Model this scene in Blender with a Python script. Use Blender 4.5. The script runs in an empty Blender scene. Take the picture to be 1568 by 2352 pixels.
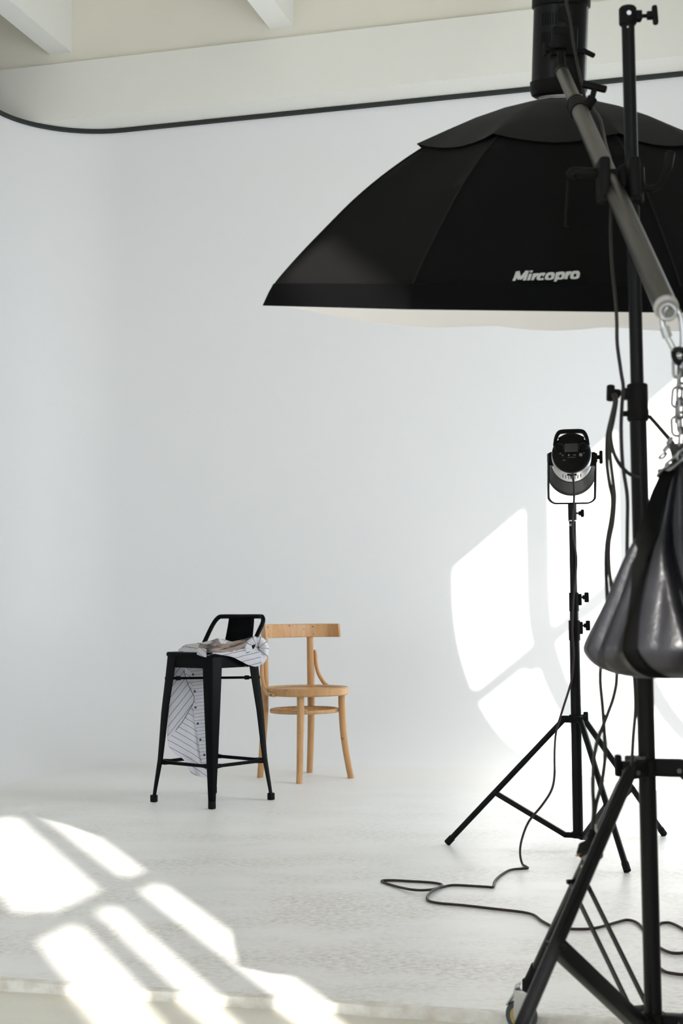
import bpy, bmesh, math, random
from mathutils import Vector, Matrix, noise
PI = math.pi
S = bpy.context.scene
COL = S.collection
V = Vector

# ------------------------------------------------------------------ camera
F = 50.0 / 36.0 * 2352
CAM_H = 0.867
PITCH = math.atan(219 / F)
ROLL = 0.007
fw = V((0, math.cos(PITCH), math.sin(PITCH)))
up0 = V((0, -math.sin(PITCH), math.cos(PITCH)))
r0 = V((1, 0, 0))
RT = r0 * math.cos(ROLL) - up0 * math.sin(ROLL)
UP = up0 * math.cos(ROLL) + r0 * math.sin(ROLL)
CPOS = V((0, 0, CAM_H))
cam = bpy.data.cameras.new('camera')
cam.sensor_fit = 'VERTICAL'
cam.sensor_height = 36
cam.sensor_width = 24
cam.lens = 50
cam.clip_start = 0.05
cam.dof.use_dof = True
cam.dof.focus_distance = 6.3
cam.dof.aperture_fstop = 9
camo = bpy.data.objects.new('camera', cam)
COL.objects.link(camo)
camo.matrix_world = Matrix(((RT.x, UP.x, -fw.x, CPOS.x), (RT.y, UP.y, -fw.y, CPOS.y), (RT.z, UP.z, -fw.z, CPOS.z), (0, 0, 0, 1)))
S.camera = camo

# room axes: t runs along the back wall to the right, n away from the camera; the wall is turned 15 degrees
c15, s15 = math.cos(math.radians(15)), math.sin(math.radians(15))
def W(t, n, z=0.0):
    return V((t * c15 + n * s15, -t * s15 + n * c15, z))
def ray(x, y):
    return fw + RT * ((x - 784) / F) - UP * ((y - 1176) / F)
def pt(x, y, Y):
    d = ray(x, y)
    return CPOS + d * (Y / d.y)
def fl(x, y, z=0.0):
    d = ray(x, y)
    return CPOS + d * ((z - CAM_H) / d.z)

# ------------------------------------------------------------------ light
S.view_settings.view_transform = 'Standard'
S.view_settings.look = 'None'
S.view_settings.gamma = 1
S.view_settings.use_curve_mapping = False
S.view_settings.exposure = 0.37
wd = bpy.data.worlds.new('sky')
S.world = wd
wd.use_nodes = True
bg = wd.node_tree.nodes['Background']
bg.inputs[0].default_value = (0.885, 0.945, 1.03, 1)
bg.inputs[1].default_value = 4.9
sun = bpy.data.lights.new('sun', 'SUN')
sun.energy = 12.0
sun.angle = math.radians(0.8)
sun.color = (1.0, 0.96, 0.90)
suno = bpy.data.objects.new('sun', sun)
COL.objects.link(suno)
suno.location = W(3, -3, 6)
suno.rotation_euler = W(-0.595, 0.804, -0.492).to_track_quat('-Z', 'Y').to_euler()

def portal(name, center, w, h, normal):
    l = bpy.data.lights.new(name, 'AREA')
    l.shape = 'RECTANGLE'
    l.size = w
    l.size_y = h
    l.cycles.is_portal = True
    o = bpy.data.objects.new(name, l)
    COL.objects.link(o)
    o.location = center
    o.rotation_euler = normal.to_track_quat('-Z', 'Z').to_euler()

# ------------------------------------------------------------------ materials
def mat(name, color, rough=0.5, metal=0.0, spec=0.5, sheen=0.0, bump=None, vary=None, coat=0.0):
    """bump = (scale, strength[, stretch]); vary = (scale, amount, other colour)"""
    m = bpy.data.materials.new(name)
    m.use_nodes = True
    nt = m.node_tree
    b = nt.nodes['Principled BSDF']
    b.inputs['Base Color'].default_value = (*color, 1)
    b.inputs['Roughness'].default_value = rough
    b.inputs['Metallic'].default_value = metal
    b.inputs['Specular IOR Level'].default_value = spec
    if sheen:
        b.inputs['Sheen Weight'].default_value = sheen
    if coat:
        b.inputs['Coat Weight'].default_value = coat
        b.inputs['Coat Roughness'].default_value = 0.15
    if bump or vary:
        tc = nt.nodes.new('ShaderNodeTexCoord')
    if bump:
        n = nt.nodes.new('ShaderNodeTexNoise')
        n.inputs['Scale'].default_value = bump[0]
        n.inputs['Detail'].default_value = 4
        bp = nt.nodes.new('ShaderNodeBump')
        bp.inputs['Strength'].default_value = bump[1]
        bp.inputs['Distance'].default_value = 0.01
        nt.links.new(tc.outputs['Object'], n.inputs['Vector'])
        nt.links.new(n.outputs['Fac'], bp.inputs['Height'])
        nt.links.new(bp.outputs['Normal'], b.inputs['Normal'])
    if vary:
        n = nt.nodes.new('ShaderNodeTexNoise')
        n.inputs['Scale'].default_value = vary[0]
        n.inputs['Detail'].default_value = 6
        mx = nt.nodes.new('ShaderNodeMix')
        mx.data_type = 'RGBA'
        mx.inputs[6].default_value = (*color, 1)
        mx.inputs[7].default_value = (*vary[2], 1)
        mr = nt.nodes.new('ShaderNodeMapRange')
        mr.inputs[1].default_value = 0.4
        mr.inputs[2].default_value = 0.75
        mr.inputs[4].default_value = vary[1]
        nt.links.new(tc.outputs['Object'], n.inputs['Vector'])
        nt.links.new(n.outputs['Fac'], mr.inputs[0])
        nt.links.new(mr.outputs[0], mx.inputs[0])
        nt.links.new(mx.outputs[2], b.inputs['Base Color'])
    return m

def wood_mat():
    m = bpy.data.materials.new('beech_wood')
    m.use_nodes = True
    nt = m.node_tree
    b = nt.nodes['Principled BSDF']
    b.inputs['Roughness'].default_value = 0.42
    tc = nt.nodes.new('ShaderNodeTexCoord')
    mp = nt.nodes.new('ShaderNodeMapping')
    mp.inputs['Scale'].default_value = (60, 60, 6)
    n = nt.nodes.new('ShaderNodeTexNoise')
    n.inputs['Scale'].default_value = 1.0
    n.inputs['Detail'].default_value = 5
    cr = nt.nodes.new('ShaderNodeValToRGB')
    cr.color_ramp.elements[0].position = 0.3
    cr.color_ramp.elements[0].color = (0.43, 0.225, 0.085, 1)
    cr.color_ramp.elements[1].position = 0.7
    cr.color_ramp.elements[1].color = (0.55, 0.315, 0.135, 1)
    nt.links.new(tc.outputs['Object'], mp.inputs[0])
    nt.links.new(mp.outputs[0], n.inputs['Vector'])
    nt.links.new(n.outputs['Fac'], cr.inputs[0])
    # worn dark specks
    n2 = nt.nodes.new('ShaderNodeTexNoise')
    n2.inputs['Scale'].default_value = 34
    n2.inputs['Detail'].default_value = 3
    cr2 = nt.nodes.new('ShaderNodeValToRGB')
    cr2.color_ramp.elements[0].position = 0.68
    cr2.color_ramp.elements[0].color = (0, 0, 0, 1)
    cr2.color_ramp.elements[1].position = 0.76
    cr2.color_ramp.elements[1].color = (1, 1, 1, 1)
    mx = nt.nodes.new('ShaderNodeMix')
    mx.data_type = 'RGBA'
    mx.inputs[7].default_value = (0.23, 0.11, 0.045, 1)
    nt.links.new(tc.outputs['Object'], n2.inputs['Vector'])
    nt.links.new(n2.outputs['Fac'], cr2.inputs[0])
    nt.links.new(cr2.outputs[0], mx.inputs[0])
    nt.links.new(cr.outputs[0], mx.inputs[6])
    nt.links.new(mx.outputs[2], b.inputs['Base Color'])
    return m

def floor_mat():
    m = bpy.data.materials.new('painted_studio_floor')
    m.use_nodes = True
    nt = m.node_tree
    b = nt.nodes['Principled BSDF']
    tc = nt.nodes.new('ShaderNodeTexCoord')
    mp = nt.nodes.new('ShaderNodeMapping')
    mp.inputs['Scale'].default_value = (1.7, 3.0, 1)
    mp.inputs['Rotation'].default_value = (0, 0, math.radians(15))
    nt.links.new(tc.outputs['Object'], mp.inputs[0])
    big = nt.nodes.new('ShaderNodeTexNoise')
    big.inputs['Scale'].default_value = 1.1
    big.inputs['Detail'].default_value = 7
    big.inputs['Roughness'].default_value = 0.62
    fine = nt.nodes.new('ShaderNodeTexNoise')
    fine.inputs['Scale'].default_value = 26
    fine.inputs['Detail'].default_value = 8
    fine.inputs['Roughness'].default_value = 0.75
    nt.links.new(mp.outputs[0], big.inputs['Vector'])
    nt.links.new(mp.outputs[0], fine.inputs['Vector'])
    mul = nt.nodes.new('ShaderNodeMath')
    mul.operation = 'MULTIPLY'
    r1 = nt.nodes.new('ShaderNodeMapRange')
    r1.inputs[1].default_value = 0.40
    r1.inputs[2].default_value = 0.62
    r2 = nt.nodes.new('ShaderNodeMapRange')
    r2.inputs[1].default_value = 0.45
    r2.inputs[2].default_value = 0.60
    nt.links.new(big.outputs['Fac'], r1.inputs[0])
    nt.links.new(fine.outputs['Fac'], r2.inputs[0])
    nt.links.new(r1.outputs[0], mul.inputs[0])
    nt.links.new(r2.outputs[0], mul.inputs[1])
    mx = nt.nodes.new('ShaderNodeMix')
    mx.data_type = 'RGBA'
    mx.inputs[6].default_value = (0.775, 0.77, 0.752, 1)
    mx.inputs[7].default_value = (0.50, 0.468, 0.41, 1)
    # wear is heaviest towards the front, where people walk
    sxyz = nt.nodes.new('ShaderNodeSeparateXYZ')
    nt.links.new(tc.outputs['Object'], sxyz.inputs[0])
    wear = nt.nodes.new('ShaderNodeMapRange')
    wear.inputs[1].default_value = 7.4
    wear.inputs[2].default_value = 4.4
    nt.links.new(sxyz.outputs[1], wear.inputs[0])
    mul2 = nt.nodes.new('ShaderNodeMath')
    mul2.operation = 'MULTIPLY'
    nt.links.new(mul.outputs[0], mul2.inputs[0])
    nt.links.new(wear.outputs[0], mul2.inputs[1])
    nt.links.new(mul2.outputs[0], mx.inputs[0])
    nt.links.new(mx.outputs[2], b.inputs['Base Color'])
    rr = nt.nodes.new('ShaderNodeMapRange')
    rr.inputs[3].default_value = 0.26
    rr.inputs[4].default_value = 0.46
    nt.links.new(big.outputs['Fac'], rr.inputs[0])
    rm = nt.nodes.new('ShaderNodeMix')
    rm.inputs[2].default_value = 0.48
    nt.links.new(wear.outputs[0], rm.inputs[0])
    nt.links.new(rr.outputs[0], rm.inputs[3])
    nt.links.new(rm.outputs[0], b.inputs['Roughness'])
    bp = nt.nodes.new('ShaderNodeBump')
    nt.links.new(wear.outputs[0], bp.inputs['Strength'])
    bp.inputs['Distance'].default_value = 0.0005
    nt.links.new(fine.outputs['Fac'], bp.inputs['Height'])
    nt.links.new(bp.outputs['Normal'], b.inputs['Normal'])
    return m

M = {}
M['wall'] = mat('white_cove_paint', (0.78, 0.787, 0.79), 0.48, spec=0.45)
M['room'] = mat('room_wall_paint', (0.72, 0.71, 0.67), 0.8, spec=0.2)
M['beam'] = mat('beam_paint', (0.80, 0.795, 0.74), 0.8, spec=0.2, vary=(3, 0.3, (0.77, 0.76, 0.69)))
M['cream'] = mat('cream_ceiling_paint', (0.78, 0.755, 0.66), 0.8, spec=0.2, vary=(2, 0.3, (0.74, 0.71, 0.60)))
M['joist'] = mat('joist_paint', (0.84, 0.84, 0.79), 0.8, spec=0.2)
M['gap'] = mat('shadow_gap_black', (0.02, 0.025, 0.022), 0.8)  # shade of the gap above the cove, put into a colour
M['floor'] = floor_mat()
M['lowfloor'] = mat('cream_floor_paint', (0.68, 0.66, 0.585), 0.4, vary=(5, 0.5, (0.58, 0.54, 0.43)), bump=(40, 0.2))
M['edge'] = mat('chipped_edge_paint', (0.74, 0.73, 0.69), 0.6, vary=(24, 0.8, (0.50, 0.45, 0.38)), bump=(60, 0.5))
M['frame'] = mat('window_frame_paint', (0.7, 0.7, 0.68), 0.5)
M['black'] = mat('black_painted_metal', (0.005, 0.0053, 0.0056), 0.30, spec=0.10)
M['gloss'] = mat('glossy_black_tube', (0.004, 0.004, 0.0045), 0.18, spec=0.14)
M['blackm'] = mat('matte_black_plastic', (0.005, 0.005, 0.005), 0.5, spec=0.07)
M['stool'] = mat('black_stool_enamel', (0.0028, 0.0034, 0.0038), 0.30, spec=0.05, bump=(90, 0.05))
M['rubber'] = mat('black_rubber', (0.008, 0.008, 0.008), 0.7, spec=0.1)
M['wood'] = wood_mat()
M['screw'] = mat('dull_screw', (0.16, 0.13, 0.10), 0.5, 0.7)
M['chrome'] = mat('bright_steel', (0.42, 0.43, 0.44), 0.3, 1.0)
M['steel'] = mat('dark_chain_steel', (0.20, 0.20, 0.205), 0.32, 1.0)
M['rivet'] = mat('dull_rivet', (0.07, 0.07, 0.068), 0.5, 0.4)
M['alu'] = mat('satin_grey_aluminium', (0.075, 0.073, 0.068), 0.38, 1.0)
M['silver'] = mat('silver_housing', (0.60, 0.60, 0.60), 0.32, 0.9)
M['grey'] = mat('grey_metal', (0.30, 0.30, 0.29), 0.45, 0.4)
M['cable'] = mat('black_cable', (0.008, 0.007, 0.007), 0.45, spec=0.3)
M['cable2'] = mat('dark_red_black_cable', (0.020, 0.011, 0.011), 0.45, spec=0.3)
M['greycable'] = mat('grey_cable', (0.06, 0.06, 0.06), 0.5)
M['fabric'] = mat('black_softbox_fabric', (0.008, 0.008, 0.0082), 0.9, spec=0.1, sheen=0.03, bump=(500, 0.1))
M['fabric2'] = mat('dark_grey_cover_fabric', (0.013, 0.0135, 0.013), 0.85, spec=0.15, sheen=0.12, bump=(500, 0.1))
M['band'] = mat('black_rim_webbing', (0.007, 0.007, 0.008), 0.9, spec=0.1)
M['diff'] = mat('white_diffuser_cloth', (0.86, 0.86, 0.87), 0.9, spec=0.1)
M['logo'] = mat('grey_printed_lettering', (0.42, 0.43, 0.42), 0.6)
M['vinyl'] = mat('black_vinyl', (0.006, 0.006, 0.0085), 0.33, spec=0.36, bump=(38, 0.16), vary=(9, 0.6, (0.022, 0.0215, 0.024)))
M['strap'] = mat('black_webbing', (0.006, 0.006, 0.006), 0.85, spec=0.08)
M['wheel'] = mat('dark_teal_tyre', (0.025, 0.04, 0.048), 0.5)
M['yellow'] = mat('ochre_wheel_core', (0.34, 0.24, 0.08), 0.5)
M['screen'] = mat('grey_display', (0.024, 0.027, 0.027), 0.3, spec=0.3)
M['print_white'] = mat('pale_panel_print', (0.17, 0.17, 0.17), 0.6)
M['brass'] = mat('brass', (0.62, 0.50, 0.28), 0.3, 1.0)
M['button'] = mat('black_shirt_button', (0.012, 0.011, 0.012), 0.35)

def stripe_mat(name, ang, period=0.0245, width=0.075):
    m = bpy.data.materials.new(name)
    m.use_nodes = True
    nt = m.node_tree
    b = nt.nodes['Principled BSDF']
    b.inputs['Roughness'].default_value = 0.85
    b.inputs['Specular IOR Level'].default_value = 0.15
    b.inputs['Subsurface Weight'].default_value = 0.0
    uv = nt.nodes.new('ShaderNodeUVMap')
    mp = nt.nodes.new('ShaderNodeMapping')
    mp.vector_type = 'POINT'
    mp.inputs['Rotation'].default_value = (0, 0, math.radians(ang))
    mp.inputs['Scale'].default_value = (1 / period, 1 / period, 1)
    sx = nt.nodes.new('ShaderNodeSeparateXYZ')
    fr = nt.nodes.new('ShaderNodeMath')
    fr.operation = 'FRACT'
    lt = nt.nodes.new('ShaderNodeMath')
    lt.operation = 'LESS_THAN'
    lt.inputs[1].default_value = width
    mx = nt.nodes.new('ShaderNodeMix')
    mx.data_type = 'RGBA'
    mx.inputs[6].default_value = (0.84, 0.84, 0.87, 1)
    mx.inputs[7].default_value = (0.035, 0.035, 0.045, 1)
    nt.links.new(uv.outputs[0], mp.inputs[0])
    nt.links.new(mp.outputs[0], sx.inputs[0])
    nt.links.new(sx.outputs[1], fr.inputs[0])
    nt.links.new(fr.outputs[0], lt.inputs[0])
    nt.links.new(lt.outputs[0], mx.inputs[0])
    nt.links.new(mx.outputs[2], b.inputs['Base Color'])
    return m

def print_mat():
    m = bpy.data.materials.new('faded_picture_print')
    m.use_nodes = True
    nt = m.node_tree
    b = nt.nodes['Principled BSDF']
    b.inputs['Roughness'].default_value = 0.85
    uv = nt.nodes.new('ShaderNodeUVMap')
    mp = nt.nodes.new('ShaderNodeMapping')
    mp.inputs['Scale'].default_value = (11, 70, 1)
    n = nt.nodes.new('ShaderNodeTexNoise')
    n.inputs['Scale'].default_value = 1
    n.inputs['Detail'].default_value = 2
    cr = nt.nodes.new('ShaderNodeValToRGB')
    els = cr.color_ramp.elements
    els[0].position = 0.34
    els[0].color = (0.10, 0.10, 0.105, 1)
    els[1].position = 0.75
    els[1].color = (0.62, 0.58, 0.55, 1)
    for p, c in ((0.43, (0.25, 0.215, 0.19)), (0.50, (0.50, 0.42, 0.36)), (0.57, (0.52, 0.33, 0.27)), (0.64, (0.48, 0.43, 0.39))):
        e = els.new(p)
        e.color = (*c, 1)
    nt.links.new(uv.outputs[0], mp.inputs[0])
    nt.links.new(mp.outputs[0], n.inputs['Vector'])
    nt.links.new(n.outputs['Fac'], cr.inputs[0])
    nt.links.new(cr.outputs[0], b.inputs['Base Color'])
    return m

# ------------------------------------------------------------------ geometry helpers
def finish(name, bm, m, parent=None, world=False, angle=35):
    me = bpy.data.meshes.new(name)
    bmesh.ops.recalc_face_normals(bm, faces=bm.faces)
    if world and parent is not None:
        r = parent
        while r.parent:
            r = r.parent
        inv = r.matrix_basis.inverted()
        bm.transform(inv)
    bm.to_mesh(me)
    bm.free()
    me.polygons.foreach_set('use_smooth', [True] * len(me.polygons))
    me.set_sharp_from_angle(angle=math.radians(angle))
    me.materials.append(m)
    o = bpy.data.objects.new(name, me)
    COL.objects.link(o)
    if parent is not None:
        o.parent = parent
    return o

def thing(name, label, cat, loc, rz=0.0, group=None):
    o = bpy.data.objects.new(name, None)
    COL.objects.link(o)
    o.empty_display_size = 0.05
    o.matrix_basis = Matrix.Translation(V(loc)) @ Matrix.Rotation(rz, 4, 'Z')
    o['label'] = label
    o['category'] = cat
    if group:
        o['group'] = group
    return o

def struct(name, bm, m, angle=35):
    o = finish(name, bm, m, None, angle=angle)
    o['kind'] = 'structure'
    return o

def NB():
    return bmesh.new()

def box(bm, c, size, rot=None, bev=0.0, seg=2):
    r = bmesh.ops.create_cube(bm, size=1)
    vs = r['verts']
    for v in vs:
        v.co = V((v.co.x * size[0], v.co.y * size[1], v.co.z * size[2]))
    if bev:
        es = list({e for v in vs for e in v.link_edges})
        g = bmesh.ops.bevel(bm, geom=es, offset=bev, segments=seg, affect='EDGES', profile=0.5)
        vs = list({v for f in g['faces'] for v in f.verts} | {v for v in vs if v.is_valid})
        seen = set(vs)
        st = list(vs)
        while st:
            v = st.pop()
            for e in v.link_edges:
                w = e.other_vert(v)
                if w not in seen:
                    seen.add(w)
                    st.append(w)
        vs = list(seen)
    mtx = Matrix.Translation(V(c)) @ (rot.to_4x4() if rot is not None else Matrix.Identity(4))
    for v in vs:
        v.co = mtx @ v.co
    return vs

def basis(z, xhint=None):
    z = V(z).normalized()
    if xhint is None or abs(V(xhint).normalized().dot(z)) > 0.99:
        xhint = V((1, 0, 0)) if abs(z.x) < 0.9 else V((0, 1, 0))
    x = (V(xhint) - z * V(xhint).dot(z)).normalized()
    y = z.cross(x)
    return Matrix((x, y, z)).transposed()

def bar(bm, a, b, w, h, hint=None, bev=0.0):
    """rectangular bar from a to b; w along hint"""
    a, b = V(a), V(b)
    R = basis(b - a, hint)
    box(bm, (a + b) / 2, (w, h, (b - a).length), R, bev)

def smooth(pts, n=6, closed=False):
    pts = [V(p) for p in pts]
    out = []
    N = len(pts)
    rng = range(N if closed else N - 1)
    for i in rng:
        if closed:
            p0, p1, p2, p3 = pts[i - 1], pts[i], pts[(i + 1) % N], pts[(i + 2) % N]
        else:
            p0 = pts[i - 1] if i > 0 else pts[0] * 2 - pts[1]
            p1, p2 = pts[i], pts[i + 1]
            p3 = pts[i + 2] if i + 2 < N else pts[-1] * 2 - pts[-2]
        for k in range(n):
            t = k / n
            out.append(0.5 * ((2 * p1) + (p2 - p0) * t + (2 * p0 - 5 * p1 + 4 * p2 - p3) * t * t + (3 * p1 - p0 - 3 * p2 + p3) * t ** 3))
    if not closed:
        out.append(pts[-1])
    return out

def sweep(bm, pts, sect, closed=False, caps=True, up=None, scale=None):
    """sweep the closed 2-D section list along pts; sect in (x, y); x along the 'up' derived side"""
    pts = [V(p) for p in pts]
    n = len(pts)
    rings = []
    prev = None
    for i, p in enumerate(pts):
        if closed:
            t = (pts[(i + 1) % n] - pts[i - 1]).normalized()
        else:
            t = (pts[min(i + 1, n - 1)] - pts[max(i - 1, 0)]).normalized()
        if up is not None:
            u = V(up)
            if abs(u.dot(t)) > 0.999:
                u = V((1, 0, 0))
            x = u.cross(t).normalized()
        elif prev is None:
            h = V((0, 0, 1)) if abs(t.z) < 0.9 else V((1, 0, 0))
            x = h.cross(t).normalized()
        else:
            x = (prev - t * prev.dot(t))
            x = x.normalized() if x.length > 1e-6 else prev
        prev = x
        y = t.cross(x)
        s = 1.0 if scale is None else (scale[i] if isinstance(scale, (list, tuple)) else scale)
        rings.append([bm.verts.new(p + x * (a * s) + y * (b * s)) for a, b in sect])
    m = len(sect)
    for i in range(n if closed else n - 1):
        A, B = rings[i], rings[(i + 1) % n]
        for j in range(m):
            bm.faces.new((A[j], A[(j + 1) % m], B[(j + 1) % m], B[j]))
    if caps and not closed:
        bm.faces.new(rings[0][::-1])
        bm.faces.new(rings[-1])
    return rings

def circ(r, n=14, ry=None):
    ry = r if ry is None else ry
    return [(r * math.cos(2 * PI * k / n), ry * math.sin(2 * PI * k / n)) for k in range(n)]

def rrect(w, h, r, k=3):
    out = []
    for cx, cy, a0 in ((w / 2 - r, h / 2 - r, 0), (-w / 2 + r, h / 2 - r, 90), (-w / 2 + r, -h / 2 + r, 180), (w / 2 - r, -h / 2 + r, 270)):
        for i in range(k + 1):
            a = math.radians(a0 + 90 * i / k)
            out.append((cx + r * math.cos(a), cy + r * math.sin(a)))
    return out

def tube(bm, pts, r, n=14, closed=False, scale=None, up=None):
    return sweep(bm, pts, circ(r, n), closed, True, up, scale)

def cyl(bm, a, b, r, r2=None, n=24, bev=0.0):
    a, b = V(a), V(b)
    r2 = r if r2 is None else r2
    L = (b - a).length
    if bev:
        prof = [(r - bev, 0), (r, bev), (r2, L - bev), (r2 - bev, L)]
    else:
        prof = [(r, 0), (r2, L)]
    lathe(bm, prof, a, b - a, n)

def lathe(bm, prof, origin, axis, n=32, cap0=True, cap1=True, hint=None, mod=None):
    R = basis(axis, hint)
    o = V(origin)
    rings = []
    for r, z in prof:
        ring = []
        for k in range(n):
            a = 2 * PI * k / n
            rr = r if mod is None else r * mod(a, z)
            ring.append(bm.verts.new(o + R @ V((rr * math.cos(a), rr * math.sin(a), z))))
        rings.append(ring)
    for A, B in zip(rings, rings[1:]):
        for k in range(n):
            bm.faces.new((A[k], A[(k + 1) % n], B[(k + 1) % n], B[k]))
    if cap0:
        bm.faces.new(rings[0][::-1])
    if cap1:
        bm.faces.new(rings[-1])
    return rings

def grid(bm, rows, uvs=None, close=False):
    vs = [[bm.verts.new(p) for p in r] for r in rows]
    lay = bm.loops.layers.uv.verify() if uvs else None
    for i in range(len(vs) - 1):
        for j in range(len(vs[0]) - 1):
            q = [(i, j), (i, j + 1), (i + 1, j + 1), (i + 1, j)]
            f = bm.faces.new([vs[a][b] for a, b in q])
            if lay:
                for lp, (a, b) in zip(f.loops, q):
                    lp[lay].uv = uvs[a][b]
    return vs

def tknob(bm, base, d, stem=0.03, length=0.05, w=0.018, hint=(0, 0, 1)):
    """a T-shaped clamping knob on a short threaded stem pointing along d"""
    base, d = V(base), V(d).normalized()
    cyl(bm, base, base + d * stem, 0.0035, n=10)
    cyl(bm, base + d * stem * 0.55, base + d * (stem + w * 0.3), 0.008, n=12)
    h = V(hint)
    h = (h - d * h.dot(d)).normalized()
    c = base + d * (stem + w / 2)
    sx = d
    R = Matrix((sx, h.cross(sx).normalized() * -1, h)).transposed()
    if R.determinant() < 0:
        R = Matrix((sx, h.cross(sx).normalized(), h)).transposed()
    box(bm, c, (w, 0.012, length), R, 0.004)

# ------------------------------------------------------------------ the room
NW, TL, TR, ZT = 8.60, -4.42, 0.90, 4.035
NF = 3.08
COVE, RC = 0.95, 0.62
LOW = -0.022

def cove_path(inset, z, ns=14):
    out = []
    t0, n0 = TL + inset, NW - inset
    for k in range(9):
        f = k / 8
        out.append(W(t0, NF + (n0 - RC - NF) * f, z))
    for k in range(1, ns):
        a = PI / 2 * k / ns
        out.append(W(t0 + RC - RC * math.cos(a), n0 - RC + RC * math.sin(a), z))
    for k in range(13):
        f = k / 12
        out.append(W(t0 + RC + (TR - t0 - RC) * f, n0, z))
    return out
bm = NB()
rows = []
for k in range(17):
    a = PI / 2 * k / 16
    rows.append(cove_path(COVE * (1 - math.sin(a)), COVE * (1 - math.cos(a))))
for z in (1.4, 2.0, 2.6, 3.2, 3.7, ZT):
    rows.append(cove_path(0, z))
rows.append(cove_path(-0.06, ZT))
rows.append(cove_path(-0.06, 0.0))
grid(bm, rows)
struct('wall_back', bm, M['wall'], 60)

# raised white floor of the cove
bm = NB()
inner = cove_path(COVE, 0.0)
poly = [bm.verts.new(p) for p in inner]
a = bm.verts.new(W(TR, NF, 0))
b = bm.verts.new(W(TL + COVE, NF, 0))
low = [bm.verts.new(W(TR, NF, LOW)), bm.verts.new(W(TL, NF, LOW))]
bm.faces.new([*poly[1:], a, poly[0]] if (poly[0].co - b.co).length < 1e-4 else [*poly, a, b])
bm.faces.new([poly[0], a, low[0], low[1]])
struct('floor', bm, M['floor'])

bm = NB()
f = [bm.verts.new(p) for p in (W(-4.9, -4.5, LOW), W(TR, -4.5, LOW), W(TR, 9.0, LOW), W(-4.9, 9.0, LOW))]
bm.faces.new(f)
struct('floor', bm, M['lowfloor'])

# chipped, lumpy lip along the front edge of the raised floor
bm = NB()
random.seed(4)
rings = []
nn = 260
for i in range(nn + 1):
    t = TL + (TR - TL) * i / nn
    k = noise.noise(V((t * 5, 1.3, 0))) + 0.6 * noise.noise(V((t * 19, 4.3, 0)))
    hgt = 0.0015 + 0.0055 * max(0, k + 0.25) * (1.0 if t < -0.9 else 0.3)
    dep = 0.012 + 0.010 * max(0, noise.noise(V((t * 9, 7.7, 0))) + 0.4)
    ring = []
    for a in range(9):
        ang = PI * a / 8
        ring.append(bm.verts.new(W(t, NF + 0.004 - dep * math.cos(ang) * (1.0 if ang < PI / 2 else 1.4), (hgt * math.sin(ang)) + (LOW if ang < 0.3 else 0))))
    rings.append(ring)
for A, B in zip(rings, rings[1:]):
    for k in range(8):
        bm.faces.new((A[k], A[k + 1], B[k + 1], B[k]))
struct('trim_1', bm, M['edge'])

# black strip standing in for the shadowed gap along the cove wall's top
bm = NB()
sweep(bm, cove_path(0.006, ZT + 0.012, 24), rrect(0.03, 0.026, 0.004, 1), up=(0, 0, 1))
struct('trim_2', bm, M['gap'])

ROT15 = Matrix.Rotation(-math.radians(15), 3, 'Z')
def wbox(bm, t0, t1, n0, n1, z0, z1):
    box(bm, W((t0 + t1) / 2, (n0 + n1) / 2, (z0 + z1) / 2), (t1 - t0, n1 - n0, z1 - z0), ROT15)
# beam over the top of the cove, its soffit just in front of the wall
bm = NB()
wbox(bm, -4.9, TR, 8.34, 8.95, ZT + 0.027, 4.445)
struct('trim_3', bm, M['beam'])
bm = NB()
wbox(bm, -4.9, TR, 8.365, 8.95, 4.445, 4.95)
struct('trim_4', bm, M['cream'])
# joists running towards the camera side under the ceiling slab
for i, (tj, wj, zj) in enumerate(((-4.135, 0.155, 4.522), (-2.61, 0.155, 4.522), (-1.10, 0.155, 4.522), (0.38, 0.155, 4.522))):
    bm = NB()
    wbox(bm, tj - wj / 2, tj + wj / 2, -4.4, 8.365, zj, 4.95)
    struct('trim_%d' % (5 + i), bm, M['joist'])
bm = NB()
wbox(bm, -5.0, TR + 0.06, -4.55, 9.0, 4.95, 5.02)
struct('ceiling', bm, M['cream'])
bm = NB()
wbox(bm, -4.96, -4.9, -4.5, 9.0, LOW, 4.95)
struct('wall_left', bm, M['room'])
bm = NB()
wbox(bm, -4.9, TR, 8.95, 9.0, LOW, 4.95)
struct('wall_rear', bm, M['room'])

# right wall with three tall window openings
Z0, Z1 = 0.66, 3.19
bays = ((-4.35, -0.60), (-0.195, 0.69), (5.18, 7.16))  # first bay stretched out of view to add fill light
bm = NB()
edges = [-4.5] + [x for b_ in bays for x in b_] + [9.0]
wbox(bm, TR, TR + 0.05, -4.5, 9.0, LOW, Z0)
wbox(bm, TR, TR + 0.05, -4.5, 9.0, Z1, 4.95)
for k in range(0, len(edges), 2):
    wbox(bm, TR, TR + 0.05, edges[k], edges[k + 1], Z0, Z1)
struct('wall_right', bm, M['room'])
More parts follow.
